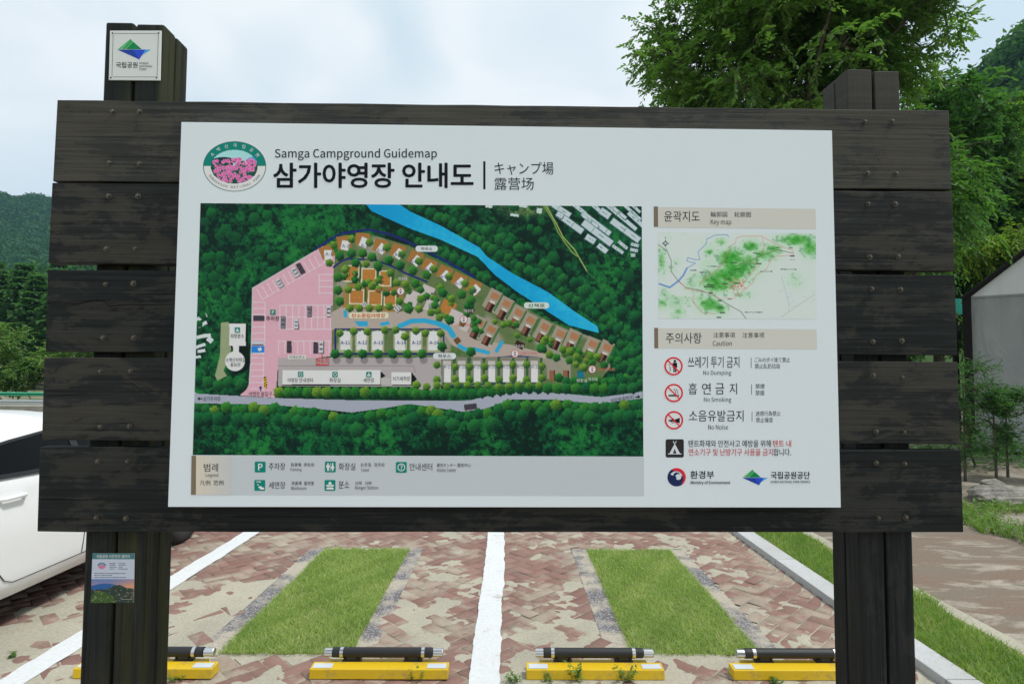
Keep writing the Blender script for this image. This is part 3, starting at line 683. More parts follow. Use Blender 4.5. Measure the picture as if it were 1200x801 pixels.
# campground
pt.poly([(393, 298), (403, 280), (432, 274), (480, 288), (520, 308), (563, 330), (592, 348), (640, 374), (670, 387), (715, 402), (715, 430), (700, 450), (630, 453), (517, 452), (517, 462), (486, 460), (484, 432), (388, 430), (388, 417), (391, 315)], (92, 112, 74))
cg = (np.abs(pt.I[..., 0]-92) < 1) & (np.abs(pt.I[..., 1]-112) < 1); pt.put(cg*np.clip((f2-.45)*2.4, 0, .8), (62, 104, 52)); pt.put(cg*np.clip((fbm(sh, 40, r, 2)-.55)*6, 0, .8), (150, 146, 138))
pt.poly([(326, 419), (484, 419), (517, 418), (517, 452), (486, 462), (326, 452), (326, 424)], (160, 158, 162)); pt.line([(326, 428.5), (484, 428.5), (487, 436)], .7, (120, 118, 120))
pt.poly([(388, 366), (400, 360), (470, 365), (498, 360), (540, 378), (556, 398), (600, 404), (640, 414), (640, 420), (560, 420), (530, 404), (516, 385), (388, 386)], (164, 156, 150))
NV = (30, 36, 104)
pt.line([(370, 292), (385, 282), (400, 273.5), (432, 269), (455, 274), (478, 283), (515, 302), (556, 324)], 2.6, NV)
pt.line([(391, 313), (400, 306), (408, 303), (440, 305), (460, 312), (475, 320), (500, 330)], 2.2, NV)
pt.line([(393, 385.5), (516, 385.5), (520, 392), (520, 450)], 1.6, NV); pt.line([(393, 385.5), (393, 414.5), (518, 414.5)], 2.2, NV)
pt.line([(520, 418), (548, 421), (575, 419.5), (605, 417), (632, 419)], 1.8, NV); pt.line([(520, 452), (560, 450), (632, 448)], 1.6, NV)
OR = (164, 116, 58); WS = (200, 206, 212)
for x_, y_, a_ in ((383, 295, -22), (403, 284, -8), (425, 280.5, 2), (446, 288, 16), (466, 294, 20), (487, 302, 22), (503, 311, 24), (521, 319.5, 25), (538, 328, 25), (555, 336, 26)):
    pt.rot(x_, y_, 16, 15, a_, (150, 108, 58)); pt.rot(x_+1.5, y_+3.5, 9, 11, a_+20, WS)
pt.poly([(402, 338), (410, 332), (470, 336), (474, 352), (464, 360), (472, 352), (462, 366), (400, 360)], (158, 116, 60), .7)
for x_, y_, w_, h_ in ((412, 320.5, 15, 17), (432, 323.5, 15, 16), (451.5, 326, 12, 16), (418, 347.5, 15, 15), (439.5, 349, 14, 15), (457, 350, 12, 14)):
    pt.rot(x_, y_, w_+2.6, h_+2.6, 2, (200, 198, 178)); pt.rot(x_, y_, w_, h_, 2, OR); pt.rot(x_+w_/2+3, y_, 2.6, h_+5, 2, (44, 84, 44))
pt.rot(525, 360, 16.5, 15.5, 22, OR)
for x_, y_ in ((483, 349), (506, 357), (500, 343), (533, 372), (548, 380)): pt.rot(x_, y_, 15, 17, 24, (182, 178, 180))
mcar(507, 347, 5, 8, 12, (70, 80, 92), (150, 160, 170)); mcar(506.5, 358.5, 8, 5, 6, (100, 130, 120), (170, 180, 180)); mcar(466, 361, 6, 8, 50, LG); mcar(427, 357, 5, 6, 50, LG)
WT = (44, 156, 200)
pt.line([(404.5, 365), (405, 370)], 4, WT); pt.poly([(415, 376), (431, 376), (431, 382), (420, 382)], WT); pt.poly([(445, 378), (456, 376), (457, 380), (446, 382)], WT)
pt.line([(468, 382), (482, 376), (498, 375.5), (514, 379)], 5.5, WT); pt.line([(514, 379), (526, 385), (531, 393)], 6.5, WT); pt.line([(538, 405), (545, 409), (556, 409), (572, 413)], 4.5, WT); pt.line([(588, 401), (582, 411)], 4.5, WT)
pt.rot(536, 399, 7, 7, -40, (96, 72, 50))
for x_ in (405, 424, 442.5, 469, 487.5, 508): pt.rot(x_, 400.5, 15.5, 24, 0, (150, 160, 128)); pt.rot(x_-.3, 399, 12, 22, 0, (204, 210, 218)); pt.poly([(x_-6.3, 394), (x_, 386.5), (x_+6, 394)], (198, 206, 214))
for x_ in (525, 542, 559.5, 577, 594, 610.5, 627): pt.rot(x_-1, 433, 13, 30, 0, (120, 124, 112)); pt.rot(x_-.5, 438, 8, 19, 0, (206, 212, 220)); pt.rot(x_-1, 425, 9, 5, 0, (176, 178, 176)); pt.rot(x_+7.5, 434, 3, 30, 0, (48, 92, 48))
for x_, y_, a_ in ((575, 358, 28), (589, 367, 28), (603, 377, 28), (617, 386, 28), (634, 394, 28), (652, 402, 24), (668, 405, 24), (690, 414, 24), (707, 418, 24), (557, 389, 28), (571, 397, 28)):
    pt.rot(x_+2, y_-7, 15, 24, a_, (146, 142, 130)); pt.rot(x_+5, y_-11, 9.5, 7.5, a_, (158, 116, 84)); pt.rot(x_+1.5, y_-3, 6, 5, a_, (190, 190, 186)); pt.rot(x_-1, y_+2, 8.5, 11, a_, (40, 28, 28)); pt.rot(x_-2.4, y_+.8, 3.8, 9.6, a_, (126, 84, 68)); pt.rot(x_+5, y_+4, 1.4, 9, a_, (180, 178, 172)); pt.rot(x_+9, y_-3, 3, 22, a_, (52, 100, 52), .8)
for x_ in (647, 663): pt.rot(x_, 432, 11, 24, 0, (140, 140, 128)); pt.rot(x_, 440, 6.5, 12, 0, (134, 90, 72)); pt.rot(x_+3, 440, 1.4, 12, 0, (50, 34, 32))
pt.rot(680, 438, 7, 8, 0, (20, 96, 104)); pt.rot(551, 363, 10, 7, 30, (60, 40, 38)); pt.rot(609, 404, 11, 8, 24, (50, 32, 30))
# trees over everything
for k_ in range(70):
    u_ = r.random(); xx = 395+u_*300; yy = 300+u_*120+r.uniform(-6, 26)*(1-u_*.35)
    pt.tree(xx, yy, r.uniform(3.2, 4.6), *(LT+MT_)[int(r.integers(4))])
for x_, y_ in ((391, 287), (386, 308), (412, 280), (433, 284), (453, 290), (471, 298), (491, 306), (508, 315), (526, 324), (545, 332), (429, 309), (408, 339), (420, 336), (436, 335), (457, 320), (465, 331), (475, 333), (410, 361), (421, 361), (433, 361), (444, 361), (456, 359), (468, 353), (493, 350), (491, 362), (505, 366), (515, 372), (529, 350), (516, 337)):
    pt.tree(x_, y_, 4.6, *LT[int(r.integers(2))])
for x_, y_ in ((398, 300), (412, 297), (425, 297), (436, 301), (417, 308), (443, 311), (456, 305), (469, 311), (484, 317), (487, 332), (500, 322), (396, 325), (396, 340), (398, 353), (479, 362), (519, 343), (527, 375), (541, 345), (552, 352)):
    pt.tree(x_, y_, 5.4, *MT_[int(r.integers(2))])
for x_ in (398, 414.5, 430.5, 451, 463.5, 487.5, 498.5, 516.5): pt.tree(x_, 388.5+2*math.sin(x_), 4.6, *LT[0])
pt.tree(474.5, 394, 4.8, *LT[0]); pt.tree(518, 406, 5.6, *MT_[0]); pt.tree(552, 412, 5.6, *MT_[0]); pt.tree(553, 340, 5, *LT[1])
for x_ in (392.5, 408, 425, 443, 460.5, 477.5, 494.5):
    pt.disc(x_+2, 421.5, 4.6, (96, 92, 98), .55, 1.0); pt.tree(x_, 414.5, 5.4, *MT_[int(r.integers(2))])
for x_ in (512, 533.5, 550.5, 568, 585, 601, 617, 635): pt.tree(x_, 428+r.uniform(-1, 2), 4.4, *LT[int(r.integers(2))]); pt.tree(x_, 444+r.uniform(-1.5, 1), 4.6, *LT[int(r.integers(2))])
for x_ in np.arange(636, 730, 8): pt.tree(x_, r.uniform(405, 425)+(x_-640)*.16, 4.8, *(LT+MT_)[int(r.integers(4))])
for x_ in np.arange(655, 745, 9): pt.tree(x_, 442+r.uniform(-3, 6), 5.4, *(MT_+DT)[int(r.integers(4))])
for k_ in range(26): pt.tree(r.uniform(716, 752), r.uniform(395, 455), r.uniform(4.5, 6), *DT[int(r.integers(2))])
# building strip
pt.rot(389, 444, 116, 15, 0, (18, 22, 26)); pt.rot(388.5, 441.8, 115, 16.6, 0, (206, 214, 220)); pt.rot(472, 444, 24, 15, 0, (18, 22, 26)); pt.rot(470.3, 443, 23.4, 14.6, 0, (206, 214, 220)); pt.poly([(446.2, 435), (452, 440), (446.2, 444)], (24, 26, 30)); pt.rot(452, 446.5, 11, 8, 0, (170, 172, 174)); pt.poly([(482, 436), (489, 444), (482, 450)], (18, 22, 26))
pt.poly([(324, 452), (484, 453), (500, 468), (322, 466)], (10, 46, 34))
for k_, x_ in enumerate(np.arange(327, 490, 11.2)): pt.tree(x_, 459.5, 6.6, *(LT if k_ in (0, 4, 5, 9, 15) else MT_)[k_ % 2])
pt.tree(488, 451, 5, *LT[0])
for x_ in np.arange(488, 752, 11.0):
    y_ = 461 if x_ < 560 else 455 if x_ < 720 else 452
    if x_ > 555: y_ = 461-(min(x_, 610)-555)*.11
    pt.tree(x_, y_, 6.4, *(DT+MT_)[int(r.integers(4))])
for x_ in np.arange(488, 640, 12): pt.tree(x_, 451.5+r.uniform(-1, 2), 4.6, *LT[int(r.integers(2))])
def roadb(x_): return float(np.interp(x_, [226, 320, 375, 412, 450, 480, 542, 567, 600, 650, 700, 752], [473, 473, 481, 486, 479, 473, 483, 479, 468, 468, 473, 467]))
for row, rad in ((6, 6.8), (17, 8.4)):
    for x_ in np.arange(228, 754, 11.4): 
        if row == 17 and r.random() < .3: continue
        pt.tree(x_+r.uniform(-2, 2)+row*.4, roadb(x_)+row+r.uniform(-2, 2), rad*r.uniform(.85, 1.1), *(DT+DT+MT_+[LT[1]] if row == 6 else DT)[int(r.integers(7 if row == 6 else 2))])
for x_ in np.arange(232, 292, 12): pt.tree(x_, 449+r.uniform(-4, 4), 7, *DT[int(r.integers(2))])
pt.tree(283, 450, 7.5, *DT[1])
pt.I += ((r.random(sh)-.5)*7)[..., None]
pt.build('site_map', panel)

# ---- lettering on the map
p = Print(); PIL = (192, 204, 214)
def pill(x0, y0, x1, y1, s_, c=(20, 30, 40), bgc=PIL, ins=(3.2, 1.6)):
    p.rrect(x0, y0, x1, y1, (y1-y0)/2*.92, bgc, 2); p.text(s_, x0+ins[0], y0+ins[1], x1-ins[0], y1-ins[1], c, 3, .01)
pill(487, 287.8, 513, 295, '하우스', ins=(6.4, 1.6)); pill(507.5, 413.4, 534.5, 420.6, '하우스', ins=(6, 1.3)); pill(614, 354.2, 643.5, 361.4, '산책로', (36, 74, 30), (188, 212, 204), (5, 1.4))
pill(408.5, 366, 455.5, 373.2, '탄소중립야영장', (196, 46, 40), (222, 206, 180), (4, 1.1))
p.rect(337.3, 415.8, 358.6, 420.6, (206, 206, 204), 2); p.text('자재보관소', 338.6, 416.4, 357.4, 420, (50, 56, 60), 3)
p.text('현위치', 369.8, 419.0, 385.6, 426.8, (204, 24, 44), 3, .008); p.rect(370, 426.9, 385.4, 428, (204, 24, 44), 3); p.bar(377.4, 419, 377.4, 414.5, .8, (150, 30, 50), 3)
p.text('주차장', 311.8, 370.2, 327.4, 375.8, (20, 20, 40), 3, .012)
p.text('희방분소', 270.2, 390.9, 286, 396, BLK, 3); p.text('소백산자락길', 264.4, 419, 287.2, 424, BLK, 3); p.text('홍보관', 270, 424.8, 281.8, 429.4, BLK, 3)
p.text('야영장 안내센터', 337, 442.6, 366.6, 447.8, BLK, 3); p.text('화장실', 386, 442.6, 399, 447.8, BLK, 3); p.text('세면장', 425.8, 442.6, 438.4, 447.8, BLK, 3); p.text('식기세척장', 460, 440.8, 480.6, 446, BLK, 3)
p.text('야영장 출입구', 291.6, 458.6, 318.6, 464, (30, 24, 50), 3)
p.text('삼가주차장', 238, 464.4, 258.6, 469.6, (20, 30, 70), 3); p.poly([(231.2, 466.8), (234, 464.6), (234, 466.2), (237, 466.2), (237, 467.4), (234, 467.4), (234, 469)], (20, 20, 30), 3)
v_, f_ = glyphs('비로봉(탐방로)'); a_, b_ = v_.min(0), v_.max(0); q_ = (v_-a_)/(b_-a_); p.raw(np.stack([716+q_[:, 0]*27, 472-q_[:, 0]*4.6-q_[:, 1]*5], 1), f_, (30, 34, 44), 3)
p.poly([(750.4, 464.6), (747.6, 462.4), (747.6, 464), (744.6, 464.6), (744.8, 465.8), (747.8, 465.4), (748, 467)], (20, 20, 30), 3)
for k_, x_ in enumerate((404.5, 424.5, 443, 470, 488, 508.5)): p.text('A-%d' % (11+k_), x_-5.2, 399.2, x_+5.6, 403.2, (34, 52, 130), 3, .015)
for k_, x_ in enumerate((525, 541.5, 559, 576.5, 593.5, 610.5, 627.5)): p.text('A-%d' % (17+k_), x_-5, 427.6, x_+5, 431.6, (70, 80, 120), 3)
for k_, (x_, y_) in enumerate(((385.5, 297.5), (405, 288), (427, 287.5), (446, 293), (466.5, 298), (484.5, 306), (501.5, 315.5), (520, 324), (537, 332), (554.5, 340))): p.text('A-%d' % (k_+1), x_-4.2, y_-1.9, x_+4.2, y_+1.9, (52, 58, 122), 3)
for k_, (x_, y_) in enumerate(((412, 321), (432, 324), (451.5, 328), (418, 349), (440, 351), (457, 352), (525, 360))): p.text('B-%d' % (k_+1), x_-4, y_-1.8, x_+4, y_+1.8, (204, 128, 78), 3)
for x_, y_ in ((469.5, 341), (543.5, 374), (603.5, 414), (694, 432.5)):
    p.disc(x_, y_, 4.5, (222, 214, 214), 2, 20); p.ring(x_, y_, 3.9, 4.6, (176, 96, 100), 3, 20); p.poly([(x_, y_-2.9), (x_-1.5, y_-.7), (x_+1.5, y_-.7)], (150, 24, 40), 3); p.poly([(x_, y_+2.9), (x_-1.5, y_+.7), (x_+1.5, y_+.7)], (40, 30, 40), 3)
for x0, y0, s_ in ((439, 340, '소화기 비치'), (533, 380.5, '소화기 비치'), (609, 413.6, '소화기 비치'), (700, 432.6, '소화기 비치')): p.text(s_, x0, y0-1.9, x0+20, y0+2.1, (206, 96, 88), 3)
for x0, y0 in ((466, 326.5), (543.5, 364), (602.5, 405.5), (689, 444)): p.text('개수대', x0, y0-2, x0+11, y0+2.2, (200, 202, 206), 3)
p.text('화장실', 675.6, 443.6, 688, 447.6, (206, 214, 220), 3); p.rect(677, 435.4, 684, 442.2, (20, 110, 140), 2); pass
for x_, y_, g_ in ((319.8, 365.8, 'P'), (278.2, 386.6, 'h'), (352.3, 438.4, 'o'), (392.6, 438.6, 'o'), (432.3, 438.6, 'h')):
    p.rrect(x_-3.2, y_-3.2, x_+3.2, y_+3.2, .7, TEAL, 2)
    if g_ == 'P': p.text('P', x_-1.2, y_-2, x_+1.4, y_+2, (206, 224, 226), 3, .03)
    elif g_ == 'o': p.ring(x_, y_, 1.5, 2.1, (206, 224, 226), 3, 14)
    else: p.rect(x_-2, y_+.4, x_+2, y_+1.8, (206, 224, 226), 3); p.poly([(x_, y_-2.2), (x_-1.4, y_), (x_+1.4, y_)], (206, 224, 226), 3)
p.build('map_lettering', panel)

# ---- key map
pt = Paint([(771.2, 272.3), (955.9, 273.3), (957, 373.7), (771.4, 373)], 360, 200); r = np.random.default_rng(11); sh = pt.X.shape
pt.I[:] = (192, 212, 208); kx = (pt.X-765)*6; ky = (pt.Y-265)*6
g1 = fbm(sh, 40, r, 4, .6); g2 = fbm(sh, 9, r, 3, .65)
left = np.clip((560-kx)/260, 0, 1)*.5
H = left*np.clip((g1-.46)*2.4, 0, .6)
for cx, cy, sx_, sy_, a in ((560, 225, 95, 60, 1.1), (610, 295, 120, 55, 1.1), (450, 400, 120, 65, 1.1), (530, 350, 130, 60, 1.1), (660, 240, 110, 50, .8), (780, 200, 90, 40, .8), (690, 140, 60, 40, .9), (1000, 95, 110, 38, 1.0), (1110, 150, 60, 60, .9), (400, 550, 80, 50, .95), (470, 580, 50, 40, .8), (850, 160, 60, 40, .7), (330, 510, 50, 25, .6), (480, 110, 40, 25, .6), (400, 180, 36, 22, .6), (180, 600, 40, 30, .6), (70, 545, 40, 40, .6), (60, 250, 30, 80, .6), (640, 480, 60, 30, .4), (1000, 370, 60, 60, .25), (780, 220, 60, 30, .55), (90, 480, 40, 25, .4)):
    H = np.maximum(H, a*np.exp(-((kx-cx)/sx_)**2-((ky-cy)/sy_)**2)*np.clip(.85+(g1-.5)*.7+(g2-.5)*.9, .3, 1.3))
pt.put(np.clip(H*1.5, 0, .75), (132, 190, 138)); pt.put(np.clip((H-.3)*2.2, 0, .95), (70, 158, 66)); pt.put(np.clip((H-.75)*3, 0, .8), (44, 140, 44)); pt.put(np.clip((g2-.55)*2.0, 0, .35)*(H > .12), (60, 120, 84))
K = lambda *a: [(765+q[0]/6, 265+q[1]/6) for q in a]
BL = (98, 140, 196)
pt.line(K((45, 405), (120, 430), (180, 385), (215, 345), (240, 295)), 2.0, BL); pt.line(K((240, 295), (300, 260), (240, 245), (245, 222), (300, 235), (330, 235), (318, 180), (375, 125), (380, 90), (440, 62), (520, 60), (535, 75)), .8, BL)
PKC = (196, 120, 110)
for l_ in (((40, 130), (100, 175), (130, 240), (130, 320), (180, 385), (230, 430), (330, 450), (420, 480), (520, 545), (620, 600), (655, 650)),): pt.line(K(*l_), .75, (110, 104, 110))
for l_ in (((185, 385), (240, 440), (300, 452), (400, 470), (480, 515)), ((545, 140), (580, 120), (590, 80), (640, 70), (770, 70), (780, 130), (780, 190)), ((780, 80), (860, 120), (900, 140), (985, 170), (990, 205), (870, 210), (830, 240), (800, 300), (730, 340), (700, 400), (620, 470), (560, 510), (500, 500)), ((545, 150), (500, 230), (490, 270), (420, 330), (340, 390), (330, 420)), ((290, 480), (280, 530), (350, 610), (440, 615)), ((690, 250), (760, 265), (690, 330), (640, 400))): pt.line(K(*l_), .6, PKC, .85)
pt.line(K((600, 270), (680, 245), (760, 205), (880, 165), (985, 190)), .6, (90, 84, 60))
for k_ in range(60): pt.disc(*K((r.normal(590, 32), r.normal(415, 26)))[0], .6, (200, 84, 60))
for k_ in range(12):
    a = K((r.uniform(900, 1140), r.uniform(330, 640)))[0]; pt.line([a, (a[0]+r.uniform(-8, 8), a[1]+r.uniform(-5, 5))], .4, (160, 176, 190))
pt.line(K((900, 640), (1000, 570), (1140, 480)), .5, (150, 166, 150)); pt.line(K((905, 350), (960, 550), (955, 600)), .5, (150, 170, 196))
for a in ((600, 300, 6), (560, 345, 6), (525, 372, 7), (510, 404, 6), (410, 412, 10), (395, 425, 12), (440, 282, 0), (480, 572, 7), (490, 607, 6), (465, 640, 5), (470, 522, 5), (880, 150, 4), (970, 153, 5), (980, 210, 6), (720, 188, 5), (740, 195, 4), (745, 262, 6), (705, 288, 5), (575, 258, 7), (590, 400, 5), (410, 468, 5)):
    if a[2]: pt.rot(765+a[0]/6, 265+a[1]/6, a[2], 1.3, 0, (40, 60, 46), .8)
for a in ((430, 282, 17), (365, 324, 14), (800, 318, 14), (955, 303, 19), (715, 605, 22), (540, 512, 5), (985, 236, 6), (285, 310, 9)):
    for q in range(int(a[2])): pt.rot(765+a[0]/6-a[2]/2+q+.3, 265+a[1]/6+r.uniform(-.2, .2), .7, 1.2, 0, (70, 84, 92), .75)
cx, cy = 779.8, 285.2
for k_ in range(8):
    a = R(45*k_); l_ = 5.2 if k_ % 2 == 0 else 3.2
    pt.poly([(cx+math.cos(a)*l_, cy+math.sin(a)*l_), (cx+math.cos(a+.7)*1.6, cy+math.sin(a+.7)*1.6), (cx+math.cos(a-.7)*1.6, cy+math.sin(a-.7)*1.6)], (50, 64, 74))
pt.disc(779.8, 278.6, .7, (50, 64, 74))
pt.build('key_map', panel)

# ---- square plaque on the left post head
def plate(name, q, d, thick, mt, parent):
    qa = np.array(q, float); x, z = S(qa[:, 0], qa[:, 1], d); m = MB()
    m.prism([(a, d, c) for a, c in zip(x, z)], [(a, d+thick, c) for a, c in zip(x, z)])
    return m.build(name, mt, parent, bevel=.0012, segs=1)
dq = PD-.006
M_plaque = mat('plaque_white', (.70, .72, .70), .35, spec=.5)
plaque = plate('plaque', [(128.7, 35.9), (189, 35.9), (187.6, 94.3), (127.2, 93.9)], dq, .0055, M_plaque, sign)
p = Print(dq); c_ = (84, 96, 104)
for a in ((133.4, 39.4, 184.9, 39.4), (132, 90.3, 183.3, 90.3), (132.6, 40.2, 131.2, 89.6), (185.6, 40.2, 184, 89.6)): p.bar(*a, .55, c_)
park_logo(p, 157.2, 57.8, 1.27); p.text('국립공원', 135.9, 72.8, 161.2, 79.6, (44, 56, 60), 1, .018)
for k_, s_ in enumerate(('KOREA', 'NATIONAL', 'PARK')): p.text(s_, 163.4, 73.0+k_*3.5, 163.4+(10.5, 15.3, 8.2)[k_], 75.5+k_*3.5, (84, 96, 104), 1, .01)
p.build('park_logo', plaque)
for a, b in ((132, 38.9), (185.9, 39), (129.9, 91.2), (183.6, 91.2)):
    x, z = S(a, b, dq); m = MB(); m.lathe([(.0034, 0), (.0034, -.0012), (.0015, -.0022)], (float(x), dq, float(z)), 'y', 12); m.build('screw', M_bolt, plaque)

# ---- notice plate low on the left post
dn = PD-.004
notice = plate('notice_plate', [(108.3, 647.9), (157.7, 648.1), (156.6, 705.9), (106.2, 705.9)], dn, .0035, M_plaque, sign)
pt = Paint([(108.3, 647.9), (157.7, 648.1), (156.6, 705.9), (106.2, 705.9)], 150, 170); r = np.random.default_rng(4); sh = pt.X.shape
n_ = fbm(sh, 24, r, 3)
pt.I[:] = (176, 190, 208); pt.put((pt.Y < 654.6)*1.0, (66, 116, 122))
t_ = np.clip((pt.Y-678)/9, 0, 1)[..., None]; u_ = np.clip((pt.X-128)/26, 0, 1)[..., None]
skyc = (np.array((92, 124, 176))*(1-t_)+np.array((150, 128, 150))*t_)*(1-u_)+(np.array((140, 130, 160))*(1-t_)+np.array((206, 150, 110))*t_)*u_
im = pt.Y > 678; pt.I[im] = skyc[im]
m1 = (pt.Y > 686-3*np.sin((pt.X-106)*.09)+2*(n_-.5)); pt.put(m1*(1-.75*u_[..., 0]), (48, 92, 150))
m2 = pt.Y > 691-6*np.exp(-((pt.X-138)/13)**2)+4*(n_-.5); pt.I[m2] = (46, 62, 58)
m3 = (pt.Y > 695+3*np.sin(pt.X*.2)+3*(n_-.5)) & (pt.X < 134); pt.I[m3] = (56, 86, 48); pt.put(m2*np.clip((fbm(sh, 5, r, 2)-.62)*5, 0, .7), (150, 140, 110))
d_ = ((pt.X-119.3)/5.2)**2+((pt.Y-662.8)/4.2)**2; pt.I[(d_ < 1) & (pt.Y < 662.6)] = (52, 100, 108); pt.I[(d_ < .62)] = (120, 150, 176); pt.I[(d_ < .7) & (pt.Y > 662)] = (186, 120, 150)
for yy, x0, x1 in ((659.6, 128.8, 135), (661.8, 128.8, 135), (664, 128.8, 136), (666.2, 128.8, 134.4), (659.6, 139.4, 147), (661.8, 139.4, 147.6), (664, 139.4, 144), (666.2, 139.4, 150), (671.4, 111, 147), (673.6, 111, 131), (676, 111, 148)):
    xx = x0
    while xx < x1:
        l_ = r.uniform(.8, 1.5); pt.rot(xx, yy, l_*.8, 1.0, 0, (70, 84, 104), .8); xx += l_
pt.rot(148.5, 701.6, 13, .8, 0, (170, 170, 160), .7); pt.line([(141, 700), (152, 696)], .5, (150, 150, 130), .6)
pt.build('notice_print', notice, dn-.0004)
p = Print(dn); p.text('국립공원 사진전의 갤러리', 113, 649.4, 152, 653.4, (206, 222, 224), 2, .012); p.build('notice_lettering', notice)

# ================================================================== GROUND
def gx(px, py, z=0.0):
    r = ray(px, py); t = (z-CAM[2])/r[2]; return CAM+r*t
M_soil = mat('soil_ground', rough=.95, spec=.15); t = NT(M_soil); c = t.coord()
n_ = t.noise(c, .35, 8, .65); n2 = t.noise(c, 14, 5, .7)
t.color(t.mix(t.ramp(n_, [(.45, 0.0), (.6, 1.0)]), t.ramp(n2, [(.3, (.16, .135, .10)), (.7, (.33, .29, .23))]), t.ramp(n2, [(.3, (.04, .075, .02)), (.7, (.12, .16, .05))])))
t.bump(n2, .5, .03)
# one ground sheet reaching the horizon, dropped a little under the paving
m = MB(); m.box(-3000, 3000, -3000, 3000, -.6, -.05); m.build('ground', M_soil, kind=None)['kind'] = 'structure'
M_sand = mat('sand_bed', rough=.95, spec=.15); t = NT(M_sand); c = t.coord()
n2 = t.noise(c, 60, 5, .7); n_ = t.noise(c, 2.2, 4)
sp_ = t.ramp(t.noise(c, 150, 2, .5), [(.68, 0.0), (.74, .6)])
cc = t.mix(t.ramp(n_, [(.35, 0.0), (.65, .75)]), t.ramp(n2, [(.3, (.355, .33, .26)), (.7, (.49, .46, .37))]), t.ramp(n2, [(.3, (.27, .25, .20)), (.7, (.40, .375, .305))]))
t.color(t.mix(sp_, cc, (.16, .14, .11))); t.bump(n2, .5, .008)

def paver_mat(name, lo, hi, sand_amt, sand_c=((.36, .315, .235), (.56, .50, .395)), dust=.28):
    m = mat(name, rough=.9, spec=.2); t = NT(m); c = t.coord()
    rnd = t.attr('rnd').outputs['Fac']; edge = t.attr('edge').outputs['Fac']
    brick = t.ramp(rnd, [(0, lo), (.5, tuple((np.array(lo)+hi)/2)), (.9, hi), (1, tuple(np.array(hi)*1.12))])
    sp = t.noise(c, 90, 3, .6); brick = t.mix(t.ramp(sp, [(.35, .0), (.7, .35)]), brick, tuple(np.array(lo)*.55))
    big = t.noise(c, 1.1, 5, .62, .9); mid = t.noise(c, 3.4, 6, .72, .5); fine = t.noise(c, 110, 4, .7)
    k = t.math('ADD', t.math('ADD', t.math('MULTIPLY', big, .50), t.math('MULTIPLY', mid, .42)), t.math('MULTIPLY', rnd, .075))
    k = t.math('ADD', k, t.math('MULTIPLY', edge, .10))
    thr = .62-sand_amt
    msk = t.ramp(k, [(thr, 0.0), (thr+.05, .55), (thr+.15, .90)])
    film = t.math('MULTIPLY', t.ramp(mid, [(.3, .25), (.7, 1.0)]), dust)
    sand = t.mix(t.ramp(t.noise(c, 1.6, 4, .6), [(.35, 0.0), (.7, .55)]), t.ramp(fine, [(.3, sand_c[0]), (.7, sand_c[1])]), (.27, .235, .18))
    col_ = t.mix(film, brick, tuple((np.array(sand_c[0])+sand_c[1])/2))
    t.color(t.mix(msk, col_, sand)); t.bump(t.math('ADD', t.math('MULTIPLY', fine, .5), t.math('MULTIPLY', mid, .8)), .45, .006)
    return m
def herring(x0, x1, y0, y1, W=.102, gap=.004, th=R(45), jit=.0019, clip=None, seed=1):
    r = np.random.default_rng(seed); ca, sa = math.cos(th), math.sin(th); V = []; rn = []; ed = []
    ext = int(max(x1-x0, y1-y0)/W)+4; cx, cy = (x0+x1)/2, (y0+y1)/2
    I, J = np.meshgrid(np.arange(-ext, ext), np.arange(-ext//2, ext//2)); I = I.ravel(); J = J.ravel()
    for kind in (0, 1):
        ox, oy = I+2*J, I-2*J
        a0, b0, a1, b1 = (ox, oy, ox+2, oy+1) if kind == 0 else (ox+2, oy-1, ox+3, oy+1)
        a0, b0, a1, b1 = a0*W+gap/2, b0*W+gap/2, a1*W-gap/2, b1*W-gap/2
        mx, my = (a0+a1)/2, (b0+b1)/2; wx, wy = mx*ca-my*sa+cx, mx*sa+my*ca+cy
        ok = (wx > x0) & (wx < x1) & (wy > y0) & (wy < y1)
        a0, b0, a1, b1 = a0[ok], b0[ok], a1[ok], b1[ok]; n = len(a0)
        for inset, zz in ((0.0, -.004), (.003, 0.0)):
            P = np.stack([np.stack([a0+inset, b0+inset], -1), np.stack([a1-inset, b0+inset], -1), np.stack([a1-inset, b1-inset], -1), np.stack([a0+inset, b1-inset], -1)], 1)
            X = P[..., 0]*ca-P[..., 1]*sa+cx; Y = P[..., 0]*sa+P[..., 1]*ca+cy
            if inset == 0: dz = r.normal(0, jit, (n, 1)); tilt = r.normal(0, jit*.7, (n, 4)); q = r.random((n, 1))
            Z = zz+dz+tilt
            V.append(np.stack([np.clip(X, x0, x1), np.clip(Y, y0, y1), Z], -1).reshape(-1, 3)); rn.append(np.repeat(q, 4, 1).ravel()); ed.append(np.full(n*4, 1.0 if inset == 0 else 0.0))
    F = []; base = 0
    for k in range(0, len(V), 2):
        n = len(V[k])//4; o = np.arange(n)*4+base; i = np.arange(4)
        top = (o+n*4)[:, None]+i; F.append(top)
        for e in range(4): F.append(np.stack([o+e, o+(e+1) % 4, o+n*4+(e+1) % 4, o+n*4+e], -1))
        base += n*8
    return np.concatenate(V), np.concatenate(F), np.concatenate(rn), np.concatenate(ed)
M_brick = paver_mat('red_pavers_sanded', (.205, .100, .086), (.275, .142, .120), .125, ((.345, .315, .25), (.47, .435, .35)), .26)
M_brick2 = paver_mat('path_pavers_dusty', (.14, .085, .07), (.23, .14, .115), .06, ((.27, .235, .185), (.42, .375, .30)), .5)
KX0, KX1 = 2.32, 2.49
m = MB(); m.box(-14, KX0, -1.5, 25, -.05, -.006); m.build('sand_bed', M_sand)['kind'] = 'structure'
V, F, rn, ed = herring(-14, KX0-.004, .6, 25, seed=2)
